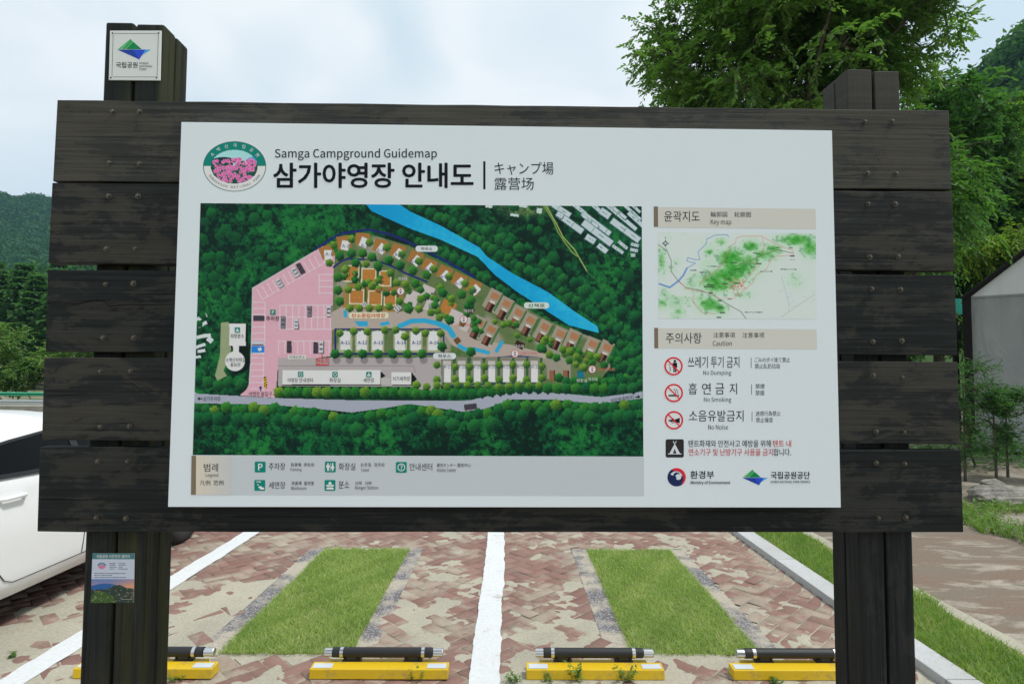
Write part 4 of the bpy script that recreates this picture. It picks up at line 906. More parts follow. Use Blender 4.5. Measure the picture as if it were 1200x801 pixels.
# leave out the pavers that the two turf plots and their edgings replace
plots = [(-1.85, -.80, 3.48, 5.60), (.585, 1.63, 3.48, 5.60)]
fc = V[F].mean(1); keep = np.ones(len(F), bool)
for x0, x1, y0, y1 in plots: keep &= ~((fc[:, 0] > x0) & (fc[:, 0] < x1) & (fc[:, 1] > y0) & (fc[:, 1] < y1))
mesh_obj('brick_paving', V, F[keep], M_brick, kind='structure', attrs={'rnd': ('FLOAT', 'POINT', rn), 'edge': ('FLOAT', 'POINT', ed)})
M_path = mat('dusty_path', rough=.95, spec=.12); t = NT(M_path); c = t.coord(); cs = t.coord('Object', (.55, 1.5, 1)); fine = t.noise(c, 70, 5, .7)
base = t.mix(t.ramp(t.noise(cs, 1.3, 5, .6, .6), [(.38, 0.0), (.64, 1.0)]), t.ramp(fine, [(.3, (.165, .120, .092)), (.7, (.245, .185, .145))]), t.ramp(fine, [(.3, (.160, .138, .108)), (.7, (.235, .205, .165))]))
strk = t.ramp(t.noise(cs, 2.6, 7, .68, .8), [(.52, 0.0), (.64, .85)])
base = t.mix(strk, base, t.ramp(fine, [(.3, (.33, .295, .245)), (.7, (.46, .42, .355))]))
t.color(base); t.bump(t.math('ADD', fine, t.noise(cs, 2.6, 7, .68, .8)), .5, .012)
m = MB(); m.box(3.03, 5.02, -1.5, 17, -.05, -.001); m.build('path', M_path)['kind'] = 'structure'
# loose sand washed over the paving: a real skin that covers low pavers and leaves the proud ones bare
dxy = .018; gx_, gy_ = np.meshgrid(np.arange(-6.4, KX0-.005, dxy), np.arange(2.3, 8.6, dxy)); sr = np.random.default_rng(31)
n_ = fbm(gx_.shape, .95/dxy, sr, 4, .6)*.52+fbm(gx_.shape, .17/dxy, sr, 3, .7)*.48+.012*(sr.random(gx_.shape)-.5)
bias = np.full(gx_.shape, -.60)
for bx, by, rx, ry, a in ((-3.4, 3.5, 1.5, 1.1, .22), (-1.95, 3.9, .35, 1.0, .07), (2.05, 4.3, .45, 1.7, .15), (.36, 4.5, .26, .9, .09), (-.60, 4.1, .25, .6, .06), (-1.4, 3.2, 1.2, .22, .10), (1.1, 3.2, 1.4, .22, .06), (-.2, 6.7, 2.6, .7, -.07), (1.9, 2.75, .5, .35, -.06), (-2.3, 5.6, .5, 1.0, .03), (-.12, 5, .12, 4, -.05)):
    bias += a*np.exp(-((gx_-bx)/rx)**2-((gy_-by)/ry)**2)
zz_ = np.clip((n_+bias)*.07, -.012, .0030)
for x0, x1, y0, y1 in plots: zz_[((np.abs(gx_-x0-.075) < .085) | (np.abs(gx_-x1+.065) < .075)) & (gy_ > y0) & (gy_ < y1)] -= .0022
for x0, x1, y0, y1 in plots: zz_[(gx_ > x0+.155) & (gx_ < x1-.135) & (gy_ > y0+.10) & (gy_ < y1-.02)] = -.02
fade = np.minimum(np.minimum(gx_+6.4, gy_-2.3), 8.6-gy_); zz_ -= np.clip(.25-fade, 0, .25)*.06
i_ = np.arange(gx_.size).reshape(gx_.shape)
mesh_obj('sand_drift', np.stack([gx_, gy_, zz_], -1).reshape(-1, 3), np.stack([i_[:-1, :-1], i_[:-1, 1:], i_[1:, 1:], i_[1:, :-1]], -1).reshape(-1, 4), M_sand, kind='structure', smooth=True)
# painted bay lines, worn at the edges
M_paint = mat('road_paint', (.78, .79, .78), .7, spec=.3); t = NT(M_paint); c = t.coord()
n_ = t.noise(c, 3.5, 6, .7, .5); n2 = t.noise(c, 45, 4, .7)
k = t.math('ADD', t.math('MULTIPLY', n_, .6), t.math('MULTIPLY', n2, .4))
t.color(t.mix(t.ramp(k, [(.57, 0.0), (.63, .7)]), t.ramp(n2, [(.3, (.58, .60, .61)), (.7, (.70, .72, .73))]), (.36, .30, .24)))
def bayline(xc, y0, y1, wd, seed):
    r = np.random.default_rng(seed); ys = np.arange(y0, y1, .03); n = len(ys)
    e = [np.convolve(r.normal(0, 1, n+40), np.ones(s_)/s_**.5, 'same')[20:20+n]*a for s_, a in ((4, .0030), (22, .0042), (4, .0030), (22, .0042))]
    V = []
    for i, y in enumerate(ys): V += [(xc-wd/2+e[0][i]+e[1][i], y, .0065), (xc-wd/2, y, .0065) if 0 else (xc+wd/2+e[2][i]+e[3][i], y, .0065)]
    o = mesh_obj('bay_line', V, [(2*i, 2*i+1, 2*i+3, 2*i+2) for i in range(n-1)], M_paint, kind='structure'); return o
bayline(-.125, 2.0, 8.2, .165, 1); bayline(-2.64, 2.0, 8.2, .165, 2); bayline(-5.15, 2.0, 8.2, .16, 3)

# granite kerb
M_kerb = mat('granite_kerb', rough=.8, spec=.3); t = NT(M_kerb); c = t.coord()
n2 = t.noise(c, 160, 3, .7); n_ = t.noise(c, 3, 4)
t.color(t.mix(t.ramp(n_, [(.4, 0.0), (.75, .5)]), t.ramp(n2, [(.3, (.36, .37, .375)), (.7, (.60, .61, .62))]), (.33, .32, .29))); t.bump(n2, .3, .003)
m = MB(); y = 1.2
while y < 20: m.box(KX0, KX1, y, y+.992, -.1, .052); y += 1.0
m.build('kerb', M_kerb, bevel=.006, kind='structure') if False else None
ko = m.build('kerb', M_kerb, bevel=.006); ko['kind'] = 'structure'
# path edging of grey concrete
M_conc = mat('pebbled_concrete', rough=.9, spec=.2); t = NT(M_conc); c = t.coord()
v = t.n('ShaderNodeTexVoronoi'); v.inputs['Scale'].default_value = 62; t.l(c, v.inputs['Vector']); n_ = t.noise(c, 2.4, 5, .65)
stone = t.ramp(v.outputs['Distance'], [(.0, (.40, .40, .42)), (.28, (.30, .30, .33)), (.5, (.14, .13, .13))])
t.color(t.mix(t.ramp(n_, [(.44, 0.0), (.56, .85)]), stone, t.ramp(t.noise(c, 70, 3), [(.3, (.37, .33, .26)), (.7, (.52, .47, .38))])))
t.bump(v.outputs['Distance'], .5, .006)
m = MB()
for x0, x1, y0, y1 in plots:
    gl, gr = x0+.15, x1-.13
    m.box(x0, gl, y0+.06, y1+.03, -.05, .003); m.box(gr, x1, y0+.06, y1+.03, -.05, .003); m.box(gl, gr, y1-.02, y1+.03, -.05, .002)
m.build('turf_edging', M_conc, bevel=.004)['kind'] = 'structure'
m = MB(); m.box(3.03, 3.17, .6, 16, -.05, .012); o = m.build('path_edging', M_sand, bevel=.01); o['kind'] = 'structure'

# ------------------------------------------------------------------ grass blades (nobody could count them)
M_turf_soil = mat('turf_soil', rough=.95, spec=.1); t = NT(M_turf_soil); c = t.coord()
t.color(t.ramp(t.noise(c, 22, 5, .7), [(.35, (.13, .16, .055)), (.7, (.27, .26, .12))]))
def leaf_mat(name, dark, light, trans=.35, rough=.5, spec=.3, hue=None):
    m = bpy.data.materials.new(name); m.use_nodes = True; t = NT(m); nt_ = m.node_tree
    tone = t.attr('tone').outputs['Fac']
    c = t.ramp(tone, [(0.0, dark), (1.0, light)] if hue is None else [(0.0, dark), (.8, light), (1.0, hue)])
    t.color(c); t.b.inputs['Roughness'].default_value = rough; t.b.inputs['Specular IOR Level'].default_value = spec
    tr = t.n('ShaderNodeBsdfTranslucent'); mc = t.mix(1.0, c, (1.0, 1.25, .5), 'MULTIPLY'); t.l(mc, tr.inputs['Color'])
    mx = t.n('ShaderNodeMixShader'); mx.inputs[0].default_value = trans
    t.l(t.b.outputs[0], mx.inputs[1]); t.l(tr.outputs[0], mx.inputs[2])
    out = [n for n in nt_.nodes if n.type == 'OUTPUT_MATERIAL'][0]; t.l(mx.outputs[0], out.inputs['Surface'])
    return m
M_grass = leaf_mat('lawn_grass', (.24, .36, .09), (.47, .56, .20), .46, hue=(.64, .58, .34))
M_grass2 = leaf_mat('verge_grass', (.13, .24, .045), (.31, .43, .10), .45, hue=(.46, .42, .19))
def blades(name, P, hgt, wid, mt, seed, lean=.5):
    r = np.random.default_rng(seed); n = len(P); a = r.uniform(0, 2*np.pi, n); h = hgt*r.uniform(.45, 1.15, n); l = lean*r.uniform(.2, 1.2, n)*h
    b = a+r.normal(0, .9, n); wx, wy = np.cos(a+1.57)*wid/2, np.sin(a+1.57)*wid/2; dx, dy = np.cos(b), np.sin(b)
    V = np.zeros((n, 5, 3)); V[:, 0] = P+np.stack([wx, wy, 0*a], -1); V[:, 1] = P-np.stack([wx, wy, 0*a], -1)
    mid = P+np.stack([dx*l*.35, dy*l*.35, h*.6], -1); V[:, 2] = mid-np.stack([wx, wy, 0*a], -1)*.75; V[:, 3] = mid+np.stack([wx, wy, 0*a], -1)*.75
    V[:, 4] = P+np.stack([dx*l, dy*l, h], -1)
    i = np.arange(n)*5; F3 = np.stack([i+3, i+2, i+4, i+4], -1)
    F = np.concatenate([np.stack([i, i+1, i+2, i+3], -1)]); T = np.stack([i+3, i+2, i+4], -1)
    patch = np.sin(P[:, 0]*9+seed)*np.sin(P[:, 1]*5.3)+.7*np.sin(P[:, 0]*21-P[:, 1]*13+seed)
    tone = np.clip(r.normal(.42, .18, n)+.13*patch+np.where(r.random(n) < .05+.05*(patch > .7), .5, 0), 0, 1)
    me_v = V.reshape(-1, 3); k = len(F)
    me = bpy.data.meshes.new(name); me.vertices.add(n*5); me.vertices.foreach_set('co', me_v.astype(np.float32).ravel())
    li = np.concatenate([F.ravel(), T.ravel()]).astype(np.int32); me.loops.add(len(li)); me.loops.foreach_set('vertex_index', li)
    me.polygons.add(2*n); me.polygons.foreach_set('loop_start', np.concatenate([np.arange(n)*4, 4*n+np.arange(n)*3]).astype(np.int32)); me.polygons.foreach_set('loop_total', np.concatenate([np.full(n, 4), np.full(n, 3)]).astype(np.int32))
    me.update(calc_edges=True); me.materials.append(mt)
    at = me.attributes.new('tone', 'FLOAT', 'POINT'); at.data.foreach_set('value', np.repeat(tone, 5).astype(np.float32))
    o = bpy.data.objects.new(name, me); col.objects.link(o); o['kind'] = 'stuff'; return o
for i, (x0, x1, y0, y1) in enumerate(plots):
    gl, gr = x0+.155, x1-.135; yb = y0+.13
    m = MB(); m.box(gl, gr, yb-.04, y1-.02, -.05, -.002); m.build('turf_soil', M_turf_soil)['kind'] = 'structure'
    n = 34000; q = np.stack([rng.uniform(gl-.012, gr+.012, n), yb-.06+(y1-.02-yb+.06)*rng.uniform(0, 1, n)+.012*np.sin(rng.uniform(0, 40, n)), np.full(n, .004)], -1)
    nn = np.array([math.sin(a*7+b*5)+math.sin(a*13-b*9+2) for a, b in q[:, :2]])
    q = q[rng.random(n) < .78+.16*nn]
    blades('turf_grass', q, .028, .0042, M_grass, 20+i, 1.7)
m = MB(); m.box(KX1, 3.03, .6, 18, -.05, .022); m.build('verge_soil', M_turf_soil)['kind'] = 'structure'
n = 60000; yy = .9+15*rng.random(n)**1.9
q = np.stack([rng.uniform(KX1+.02, 3.10, n), yy, np.full(n, .018)], -1); q = q[(q[:, 0] < 3.02+.05*np.sin(q[:, 1]*3.1)+.03*np.sin(q[:, 1]*9))]
blades('verge_grass', q, .060, .0052, M_grass2, 33, 1.3)

# ================================================================== WHEEL STOPS
M_yel = mat('yellow_painted_steel', (.62, .36, .012), .45, spec=.4); t = NT(M_yel); c = t.coord()
n_ = t.noise(c, 9, 5, .7); t.color(t.mix(t.ramp(n_, [(.56, 0.0), (.70, .55)]), (.68, .45, .012), (.30, .23, .11)))
M_rub = mat('black_rubber', (.018, .019, .021), .5, spec=.4); M_chr = mat('bright_steel', (.62, .63, .64), .28, .95); M_dk = mat('dark_bracket', (.03, .03, .032), .5, .3)
M_stk = mat('pale_sticker', (.55, .60, .64), .5); M_stkb = mat('blue_sticker', (.06, .12, .32), .5)
def wheel_stop(label, loc):
    o = empty('wheel_stop', label, 'wheel stop', loc, 0, 'yellow wheel stops along the near end of the bays')
    m = MB(); m.prism([(-.375, -.05, 0), (.375, -.05, 0), (.375, -.044, .056), (.375, .034, .058), (.375, .034, 0)][0:0] or [(-.375, -.052, 0), (-.375, -.046, .051), (-.375, .03, .055), (-.375, .036, 0)], [(.375, -.052, 0), (.375, -.046, .051), (.375, .03, .055), (.375, .036, 0)])
    m.build('base', M_yel, o, bevel=.004)
    m = MB(); m.box(-.30, .30, .026, .075, 0, .050); m.build('back_rail', M_yel, o, bevel=.004)
    m = MB(); m.lathe([(.0255, -.278), (.0265, -.27), (.0265, .27), (.0255, .278)], (0, .055, .094), 'x', 20); m.build('roller', M_rub, o, smooth=False)
    for s_ in (-1, 1):
        m = MB(); m.lathe([(.0215, -.02), (.0225, -.018), (.0225, .03), (.020, .035)], (s_*.302, .055, .094), 'x', 20); m.build('end_cap', M_chr, o)
        m = MB(); m.lathe([(.0285, -.009), (.0285, .009)], (s_*.226, .055, .094), 'x', 20); m.build('collar', M_chr, o)
        m = MB(); m.box(s_*.17-.05, s_*.17+.05, .03, .08, .048, .058); m.box(s_*.17-.028, s_*.17+.028, .036, .074, .058, .076)
        m.lathe([(.008, 0), (.008, .012)], (s_*.17+.038*s_, .042, .058), 'z', 6); m.lathe([(.008, 0), (.008, .012)], (s_*.17-.038*s_, .042, .058), 'z', 6)
        m.build('bracket', M_dk, o)
        m = MB(); m.box(s_*.31-.052, s_*.31+.052, -.034, .012, .0545, .0554); k = m.build('sticker', M_stk, o); k.rotation_euler = (.05, 0, 0); k.location = (0, 0, .0003)
    return o
WS = wheel_stop('yellow wheel stop with black roller partly behind the left post', (-1.975, 3.32, .004))
for lab, x in (('yellow wheel stop with black roller below the left turf plot', -.70), ('yellow wheel stop with weeds in front, right of the white line', .475), ('yellow wheel stop with black roller cut off by the right post', 1.60)):
    c = copy_tree(WS); c.location = (x, 3.32, .004); c['label'] = lab

# weeds growing about the stops
M_weed = leaf_mat('weed_leaf', (.09, .19, .04), (.22, .36, .09), .4)
def leaf_quads(base, dirv, size, width, tone, up=None, fold=.12):
    """one folded leaf per row: 6 verts, 2 quads"""
    n = len(base); d = dirv/np.linalg.norm(dirv, axis=1, keepdims=True)
    if up is None: up = np.tile([0, 0, 1.0], (n, 1))
    s = np.cross(d, up); s /= np.linalg.norm(s, axis=1, keepdims=True)+1e-9; nn = np.cross(s, d)
    L_ = size[:, None]; W_ = (width*size)[:, None]
    tip = base+d*L_-nn*L_*.18; m1 = base+d*L_*.38; m2 = base+d*L_*.72-nn*L_*.06
    V = np.stack([base, m1+s*W_*.5+nn*W_*fold, m2+s*W_*.36+nn*W_*fold, tip, m2-s*W_*.36+nn*W_*fold, m1-s*W_*.5+nn*W_*fold], 1)
    i = np.arange(n)*6; F = np.concatenate([np.stack([i, i+1, i+2, i+3], -1), np.stack([i, i+3, i+4, i+5], -1)])
    return V.reshape(-1, 3), F, np.repeat(tone, 6)
def leaf_obj(name, B, D, size, width, tone, mt, parent=None, up=None):
    V, F, T = leaf_quads(B, D, size, width, tone, up)
    return mesh_obj(name, V, F, mt, parent, attrs={'tone': ('FLOAT', 'POINT', T)})
def weed(label, x, y, h, n, seed, spread=.6, size=.03):
    h *= .62; size *= .62
    r = np.random.default_rng(seed); o = empty('weed', label, 'weed', (x, y, 0), 0, 'weeds at the wheel stops'); m = MB(); B = []; D = []; 
    for k in range(n):
        a = r.uniform(0, 6.28); hh = h*r.uniform(.5, 1); tip = np.array([math.cos(a)*spread*hh, math.sin(a)*spread*hh, hh]); b0 = np.array([r.normal(0, .02), r.normal(0, .012), 0])
        m.tube([b0, b0+tip*np.array([.4, .4, .6]), b0+tip], [.0016, .0013, .0008], 4)
        for q in np.linspace(.2, 1, 7):
            for _ in range(2): B.append(b0+tip*np.array([q*.9, q*.9, q])); an = r.uniform(0, 6.28); D.append([math.cos(an), math.sin(an), r.uniform(-.1, .7)])
    m.build('stem', M_weed, o); B = np.array(B); leaf_obj('foliage', B, np.array(D), r.uniform(.6, 1.2, len(B))*size, .42, r.random(len(B)), M_weed, o); return o
for i, (lab, px, py, h, n, sp, sz) in enumerate((('low weed before the yellow base behind the left post', 203, 797, .07, 5, .7, .025), ('small weed at right end of the left plot wheel stop', 486, 796, .10, 5, .5, .028), ('tuft of weeds beside the foot of the white line', 603, 799, .09, 7, .8, .03),
        ('broad leaved weed at the middle of the second stop', 678, 797, .16, 4, .3, .045), ('spindly weed at left end of the stop right of the line', 644, 799, .10, 3, .3, .03), ('bushy weed at right of the stop right of the line', 728, 798, .15, 6, .45, .04), ('sprawling weed in front of the stop by the right post', 905, 799, .05, 7, 1.1, .026), ('small weed on the paving edge next to the kerb', 1083, 784, .05, 5, .8, .03), ('sprig growing through sand left of the left post', 14, 770, .06, 4, .8, .03))):
    P = gx(px, py); weed(lab, float(P[0]), float(P[1]), h, n, 60+i, sp, sz)

# ================================================================== WHITE CAR in the next bay
M_car = mat('white_car_paint', (.86, .87, .88), .30, coat=.3); M_glass = mat('dark_car_glass', (.003, .0035, .004), .04, spec=.08); M_trim = mat('black_car_trim', (.012, .012, .013), .4)
M_tyre = mat('tyre_rubber', (.02, .02, .02), .8); M_rim = mat('alloy_rim', (.48, .49, .50), .35, .8); M_lamp = mat('red_lamp_lens', (.25, .01, .012), .15); M_lampw = mat('clear_lamp_lens', (.6, .62, .64), .1)
car = empty('car', 'white four door car parked beside the board, seen past the left post', 'car', (-4.03, 2.41, 0))
YA, RA, ZA = (.85, 3.41), .355, .315
iy = lambda y, xs, ys: float(np.interp(y, xs, ys))
def hw(y): return iy(y, (0, .06, .2, .6, 1.5, 3.4, 4.05, 4.35, 4.5), (.62, .74, .82, .885, .905, .905, .86, .74, .55))
def belt(y): return iy(y, (0, .3, .9, 1.6, 2.4, 3.15, 3.8, 4.3, 4.5), (.93, 1.0, 1.005, .985, .96, .93, .86, .74, .62))
def zlow(y):
    z = iy(y, (0, .3, .5, 3.9, 4.2, 4.5), (.34, .26, .225, .225, .24, .30))
    for a in YA:
        if abs(y-a) < RA: z = max(z, ZA+math.sqrt(RA*RA-(y-a)**2))
    return z
def sidex(y, z):
    h = hw(y); b = belt(y); return h*iy(z, (.2, .34, .5, .66, .74, b), (.93, .975, .99, 1.0, .992, .945))
ys = sorted(set([round(v, 4) for v in np.linspace(0, 4.5, 46)]+[round(a+RA*math.sin(q), 4) for a in YA for q in np.linspace(-1.57, 1.57, 21)]))
rows = []
for y in ys:
    zl, zb = zlow(y), belt(y); row = [(sidex(y, zl)-.05, y, zl+.0), (sidex(y, zl), y, zl)]
    for q in np.linspace(0, 1, 9)[1:]: zz = zl+(zb-zl)*q; row.append((sidex(y, zz), y, zz))
    row += [(hw(y)*.90, y, zb+.022), (hw(y)*.6, y, zb+.045), (0, y, zb+.055)]
    rows.append(row)
m = MB(); n = len(rows[0]); full = []
for row in rows: full.append(row+[(-a, b, c) for a, b, c in row[-2::-1]])
nn = len(full[0]); m.add([p for r_ in full for p in r_], [(i*nn+k, i*nn+k+1, (i+1)*nn+k+1, (i+1)*nn+k) for i in range(len(full)-1) for k in range(nn-1)]+[tuple(range(nn)), tuple((len(full)-1)*nn+k for k in range(nn-1, -1, -1))])
m.build('body', M_car, car, smooth=True)
m = MB(); m.box(-.70, .70, .25, 4.2, .20, .80); m.build('underbody', M_trim, car)
RY = (.55, .8, 1.1, 1.45, 1.9, 2.3, 2.65, 3.2); RZ = (1.03, 1.075, 1.14, 1.20, 1.245, 1.225, 1.155, .965)
def railz(y): return iy(y, RY, RZ)
def gxs(y, z): return hw(y)*.945-(z-belt(y))*.50
gy = np.linspace(.55, 3.2, 42)
def strip(fa, fb, y0, y1, k=28, sgn=1, off=0.0, nz=5):
    V = []; F = []
    for y in np.linspace(y0, y1, k):
        for q in np.linspace(0, 1, nz): z = fa(y)+(fb(y)-fa(y))*q; V.append((sgn*(gxs(y, z)+off), y, z))
    for i in range(k-1):
        for j in range(nz-1): F.append((i*nz+j, i*nz+j+1, (i+1)*nz+j+1, (i+1)*nz+j))
    return V, F
ztop = lambda y: railz(y)+.045*min(1, max(0, (railz(y)-1.0)/.2))
for sgn, nm in ((1, 'r'), (-1, 'l')):
    V, F = strip(lambda y: belt(y)-.01, railz, .62, 3.12, sgn=sgn); m = MB(); m.add(V, F); m.build('side_window', M_glass, car, smooth=True)
    V, F = strip(railz, ztop, .55, 3.2, sgn=sgn, nz=3, off=.004); m = MB(); m.add(V, F); m.build('roof_rail', M_car, car, smooth=True)
    V, F = strip(lambda y: railz(y)-.016, lambda y: railz(y)+.002, .7, 3.05, sgn=sgn, nz=2, off=.006); m = MB(); m.add(V, F); m.build('window_trim', M_trim, car)
    V, F = strip(lambda y: belt(y)-.012, lambda y: belt(y)+.014, .8, 3.1, sgn=sgn, nz=2, off=.008); m = MB(); m.add(V, F); m.build('belt_trim', M_trim, car)
    m = MB()
    for yc, sl in ((2.02, .02), (1.12, .25)):
        zz = np.linspace(belt(yc), railz(yc), 8); m.add([(sgn*(gxs(yc+sl*(z-1)+d, z)+.005), yc+sl*(z-1)+d, z) for z in zz for d in (-.035, .035)], [(2*i, 2*i+1, 2*i+3, 2*i+2) for i in range(7)])
    m.build('pillar', M_trim, car)
    m = MB()                                     # door shut lines
    def seam(pts):
        V = []
        for y, z in pts: V.append((sgn*(sidex(y, z)+.0012), y, z))
        m.tube(V, .0032, 4)
    seam([(2.02, z) for z in np.linspace(.32, .94, 10)]); seam([(3.02, z) for z in np.linspace(.34, .92, 8)]); seam([(y, .315) for y in np.linspace(1.42, 3.0, 12)])
    seam([(1.10, .98), (1.12, .86), (1.16, .70), (1.22, .56), (1.29, .42), (1.35, .345), (1.42, .315)])
    m.build('door_seam', M_trim, car)
    for yh in (1.28, 2.25):
        z = .855; m = MB(); m.tube([(sgn*(sidex(yh, z)+.002), yh, z), (sgn*(sidex(yh, z)+.034), yh+.03, z+.004), (sgn*(sidex(yh+.18, z)+.034), yh+.17, z+.004), (sgn*(sidex(yh+.2, z)+.002), yh+.2, z)], .013, 8); m.build('door_handle', M_car, car, smooth=True)
    m = MB(); m.lathe([(.02, -.09), (.075, -.07), (.085, 0), (.07, .06), (.02, .09)], (sgn*1.0, 2.92, 1.02), 'x', 14); m.box(min(sgn*.86, sgn*.95), max(sgn*.86, sgn*.95), 2.9, 2.95, .95, .99); m.build('side_mirror', M_car, car, smooth=True)
    for ya in YA:
        wv = bpy.data.objects.new('wheel', None); col.objects.link(wv); wv.parent = car; wv.location = (sgn*.80, ya, .315); wv.empty_display_size = .1
        m = MB(); m.lathe([(.20, -.10), (.29, -.10), (.312, -.075), (.315, 0), (.312, .075), (.29, .10), (.205, .098), (.20, .06)], (0, 0, 0), 'x', 40); m.build('tyre', M_tyre, wv, smooth=True)
        m = MB(); m.lathe([(.205, .05*sgn), (.205, .094*sgn), (.19, .096*sgn), (.185, .06*sgn)], (0, 0, 0), 'x', 36); m.lathe([(.04, .05*sgn), (.045, .085*sgn), (.01, .09*sgn)], (0, 0, 0), 'x', 16)
        for k in range(10):
            a = 2*math.pi*k/10; m.tube([(sgn*.075, .03*math.cos(a), .03*math.sin(a)), (sgn*.085, .195*math.cos(a+.08), .195*math.sin(a+.08))], [.018, .012], 6)
        m.lathe([(.19, .03*sgn), (.01, .03*sgn)], (0, 0, 0), 'x', 24); m.build('rim', M_rim, wv)
    m = MB(); m.box(min(sgn*.55, sgn*.80), max(sgn*.55, sgn*.80), -.01, .16, .74, .88); m.build('tail_lamp', M_lamp, car, bevel=.02)
    m = MB(); m.box(min(sgn*.45, sgn*.72), max(sgn*.45, sgn*.72), 4.2, 4.44, .58, .70); m.build('headlight', M_lampw, car, bevel=.03)
def cross(y0, y1, k, matx, name, inset=0.0):
    V = []; F = []; nx = 9
    for y in np.linspace(y0, y1, k):
        z = ztop(y); x = gxs(y, z)+.004
        for q in np.linspace(-1, 1, nx): V.append((x*q, y, z+.075*(1-q*q)*min(1, max(.1, (z-1.0)/.25))))
    for i in range(k-1):
        for j in range(nx-1): F.append((i*nx+j, i*nx+j+1, (i+1)*nx+j+1, (i+1)*nx+j))
    m = MB(); m.add(V, F); return m.build(name, matx, car, smooth=True)
cross(1.30, 2.42, 18, M_car, 'roof'); cross(2.42, 3.2, 12, M_glass, 'windscreen'); cross(.55, 1.30, 12, M_glass, 'rear_window')

# ================================================================== FAR ROAD, GUARD RAIL
M_asph = mat('asphalt', (.055, .055, .056), .9); t = NT(M_asph); t.color(t.ramp(t.noise(t.coord(), 40, 4, .7), [(.3, (.04, .04, .042)), (.7, (.085, .084, .08))]))
M_cc = mat('pale_concrete', (.42, .40, .36), .9, spec=.2); t = NT(M_cc); t.color(t.ramp(t.noise(t.coord(), 3, 6, .7), [(.3, (.30, .28, .24)), (.7, (.48, .46, .41))]))
m = MB(); m.box(-60, 40, 21.6, 27, -.05, -.002); m.build('road', M_asph)['kind'] = 'structure'
m = MB(); m.box(-60, 40, 20.9, 21.6, -.05, .37); m.build('road_kerb', M_cc, bevel=.02)['kind'] = 'structure'
M_green = mat('green_rail_paint', (.02, .30, .16), .4); M_galv = mat('galvanised_rail', (.52, .55, .56), .45, .5)
rail = empty('guard_rail', 'roadside guard rail with green upper beam and grey lower beam behind the car', 'guard rail', (-14, 20.4, -.09))
def wbeam(name, z, h, mt):
    prof = [(0, -h/2), (-.05, -h*.32), (-.05, -h*.18), (-.012, 0), (-.05, h*.18), (-.05, h*.32), (0, h/2)]
    m = MB(); V = [(x, b, z+c) for x in (-26, 24) for b, c in prof]+[(x, b+.006, z+c) for x in (-26, 24) for b, c in prof]
    n = len(prof); F = []
    for k in range(n-1): F += [(k, k+1, n+k+1, n+k), (2*n+k, 2*n+k+1, 3*n+k+1, 3*n+k)]
    m.add(V, F); return m.build(name, mt, rail)
wbeam('upper_beam', .885, .13, M_green); wbeam('lower_beam', .60, .18, M_galv)
for k in range(13):
    m = MB(); m.lathe([(.045, 0), (.045, .97), (.02, .985)], (-24.6+k*4, .07, 0), 'z', 12); m.build('post', M_galv, rail)

# ================================================================== TREES
M_bark = mat('grey_bark', rough=.95, spec=.1); t = NT(M_bark); t.color(t.ramp(t.noise(t.coord('Object', (9, 9, 1.6)), 2, 6, .7), [(.3, (.045, .038, .03)), (.7, (.15, .13, .105))]))
M_leafA = leaf_mat('broad_leaf', (.066, .152, .040), (.21, .345, .086), .5, .5, .3)
M_leafB = leaf_mat('ash_leaf', (.040, .115, .036), (.135, .265, .066), .5, .5, .25)
M_leafC = leaf_mat('lime_leaf', (.14, .25, .03), (.30, .42, .06), .5)
M_leafD = leaf_mat('conifer_needle', (.045, .120, .060), (.14, .27, .11), .45, .6, .2)
M_leafE = leaf_mat('orchard_leaf', (.05, .12, .03), (.18, .29, .075), .45, .5, .3, hue=(.42, .46, .32))
M_leafF = leaf_mat('yew_leaf', (.034, .115, .038), (.13, .28, .075), .45, .5, .3)
M_forest = leaf_mat('forest_leaf', (.038, .115, .046), (.135, .28, .080), .4, .7, .1)
M_mleaf = leaf_mat('mountain_leaf', (.022, .080, .048), (.080, .190, .075), .3, .7, .1)
def unit(a): return a/(np.linalg.norm(a, axis=-1, keepdims=True)+1e-9)
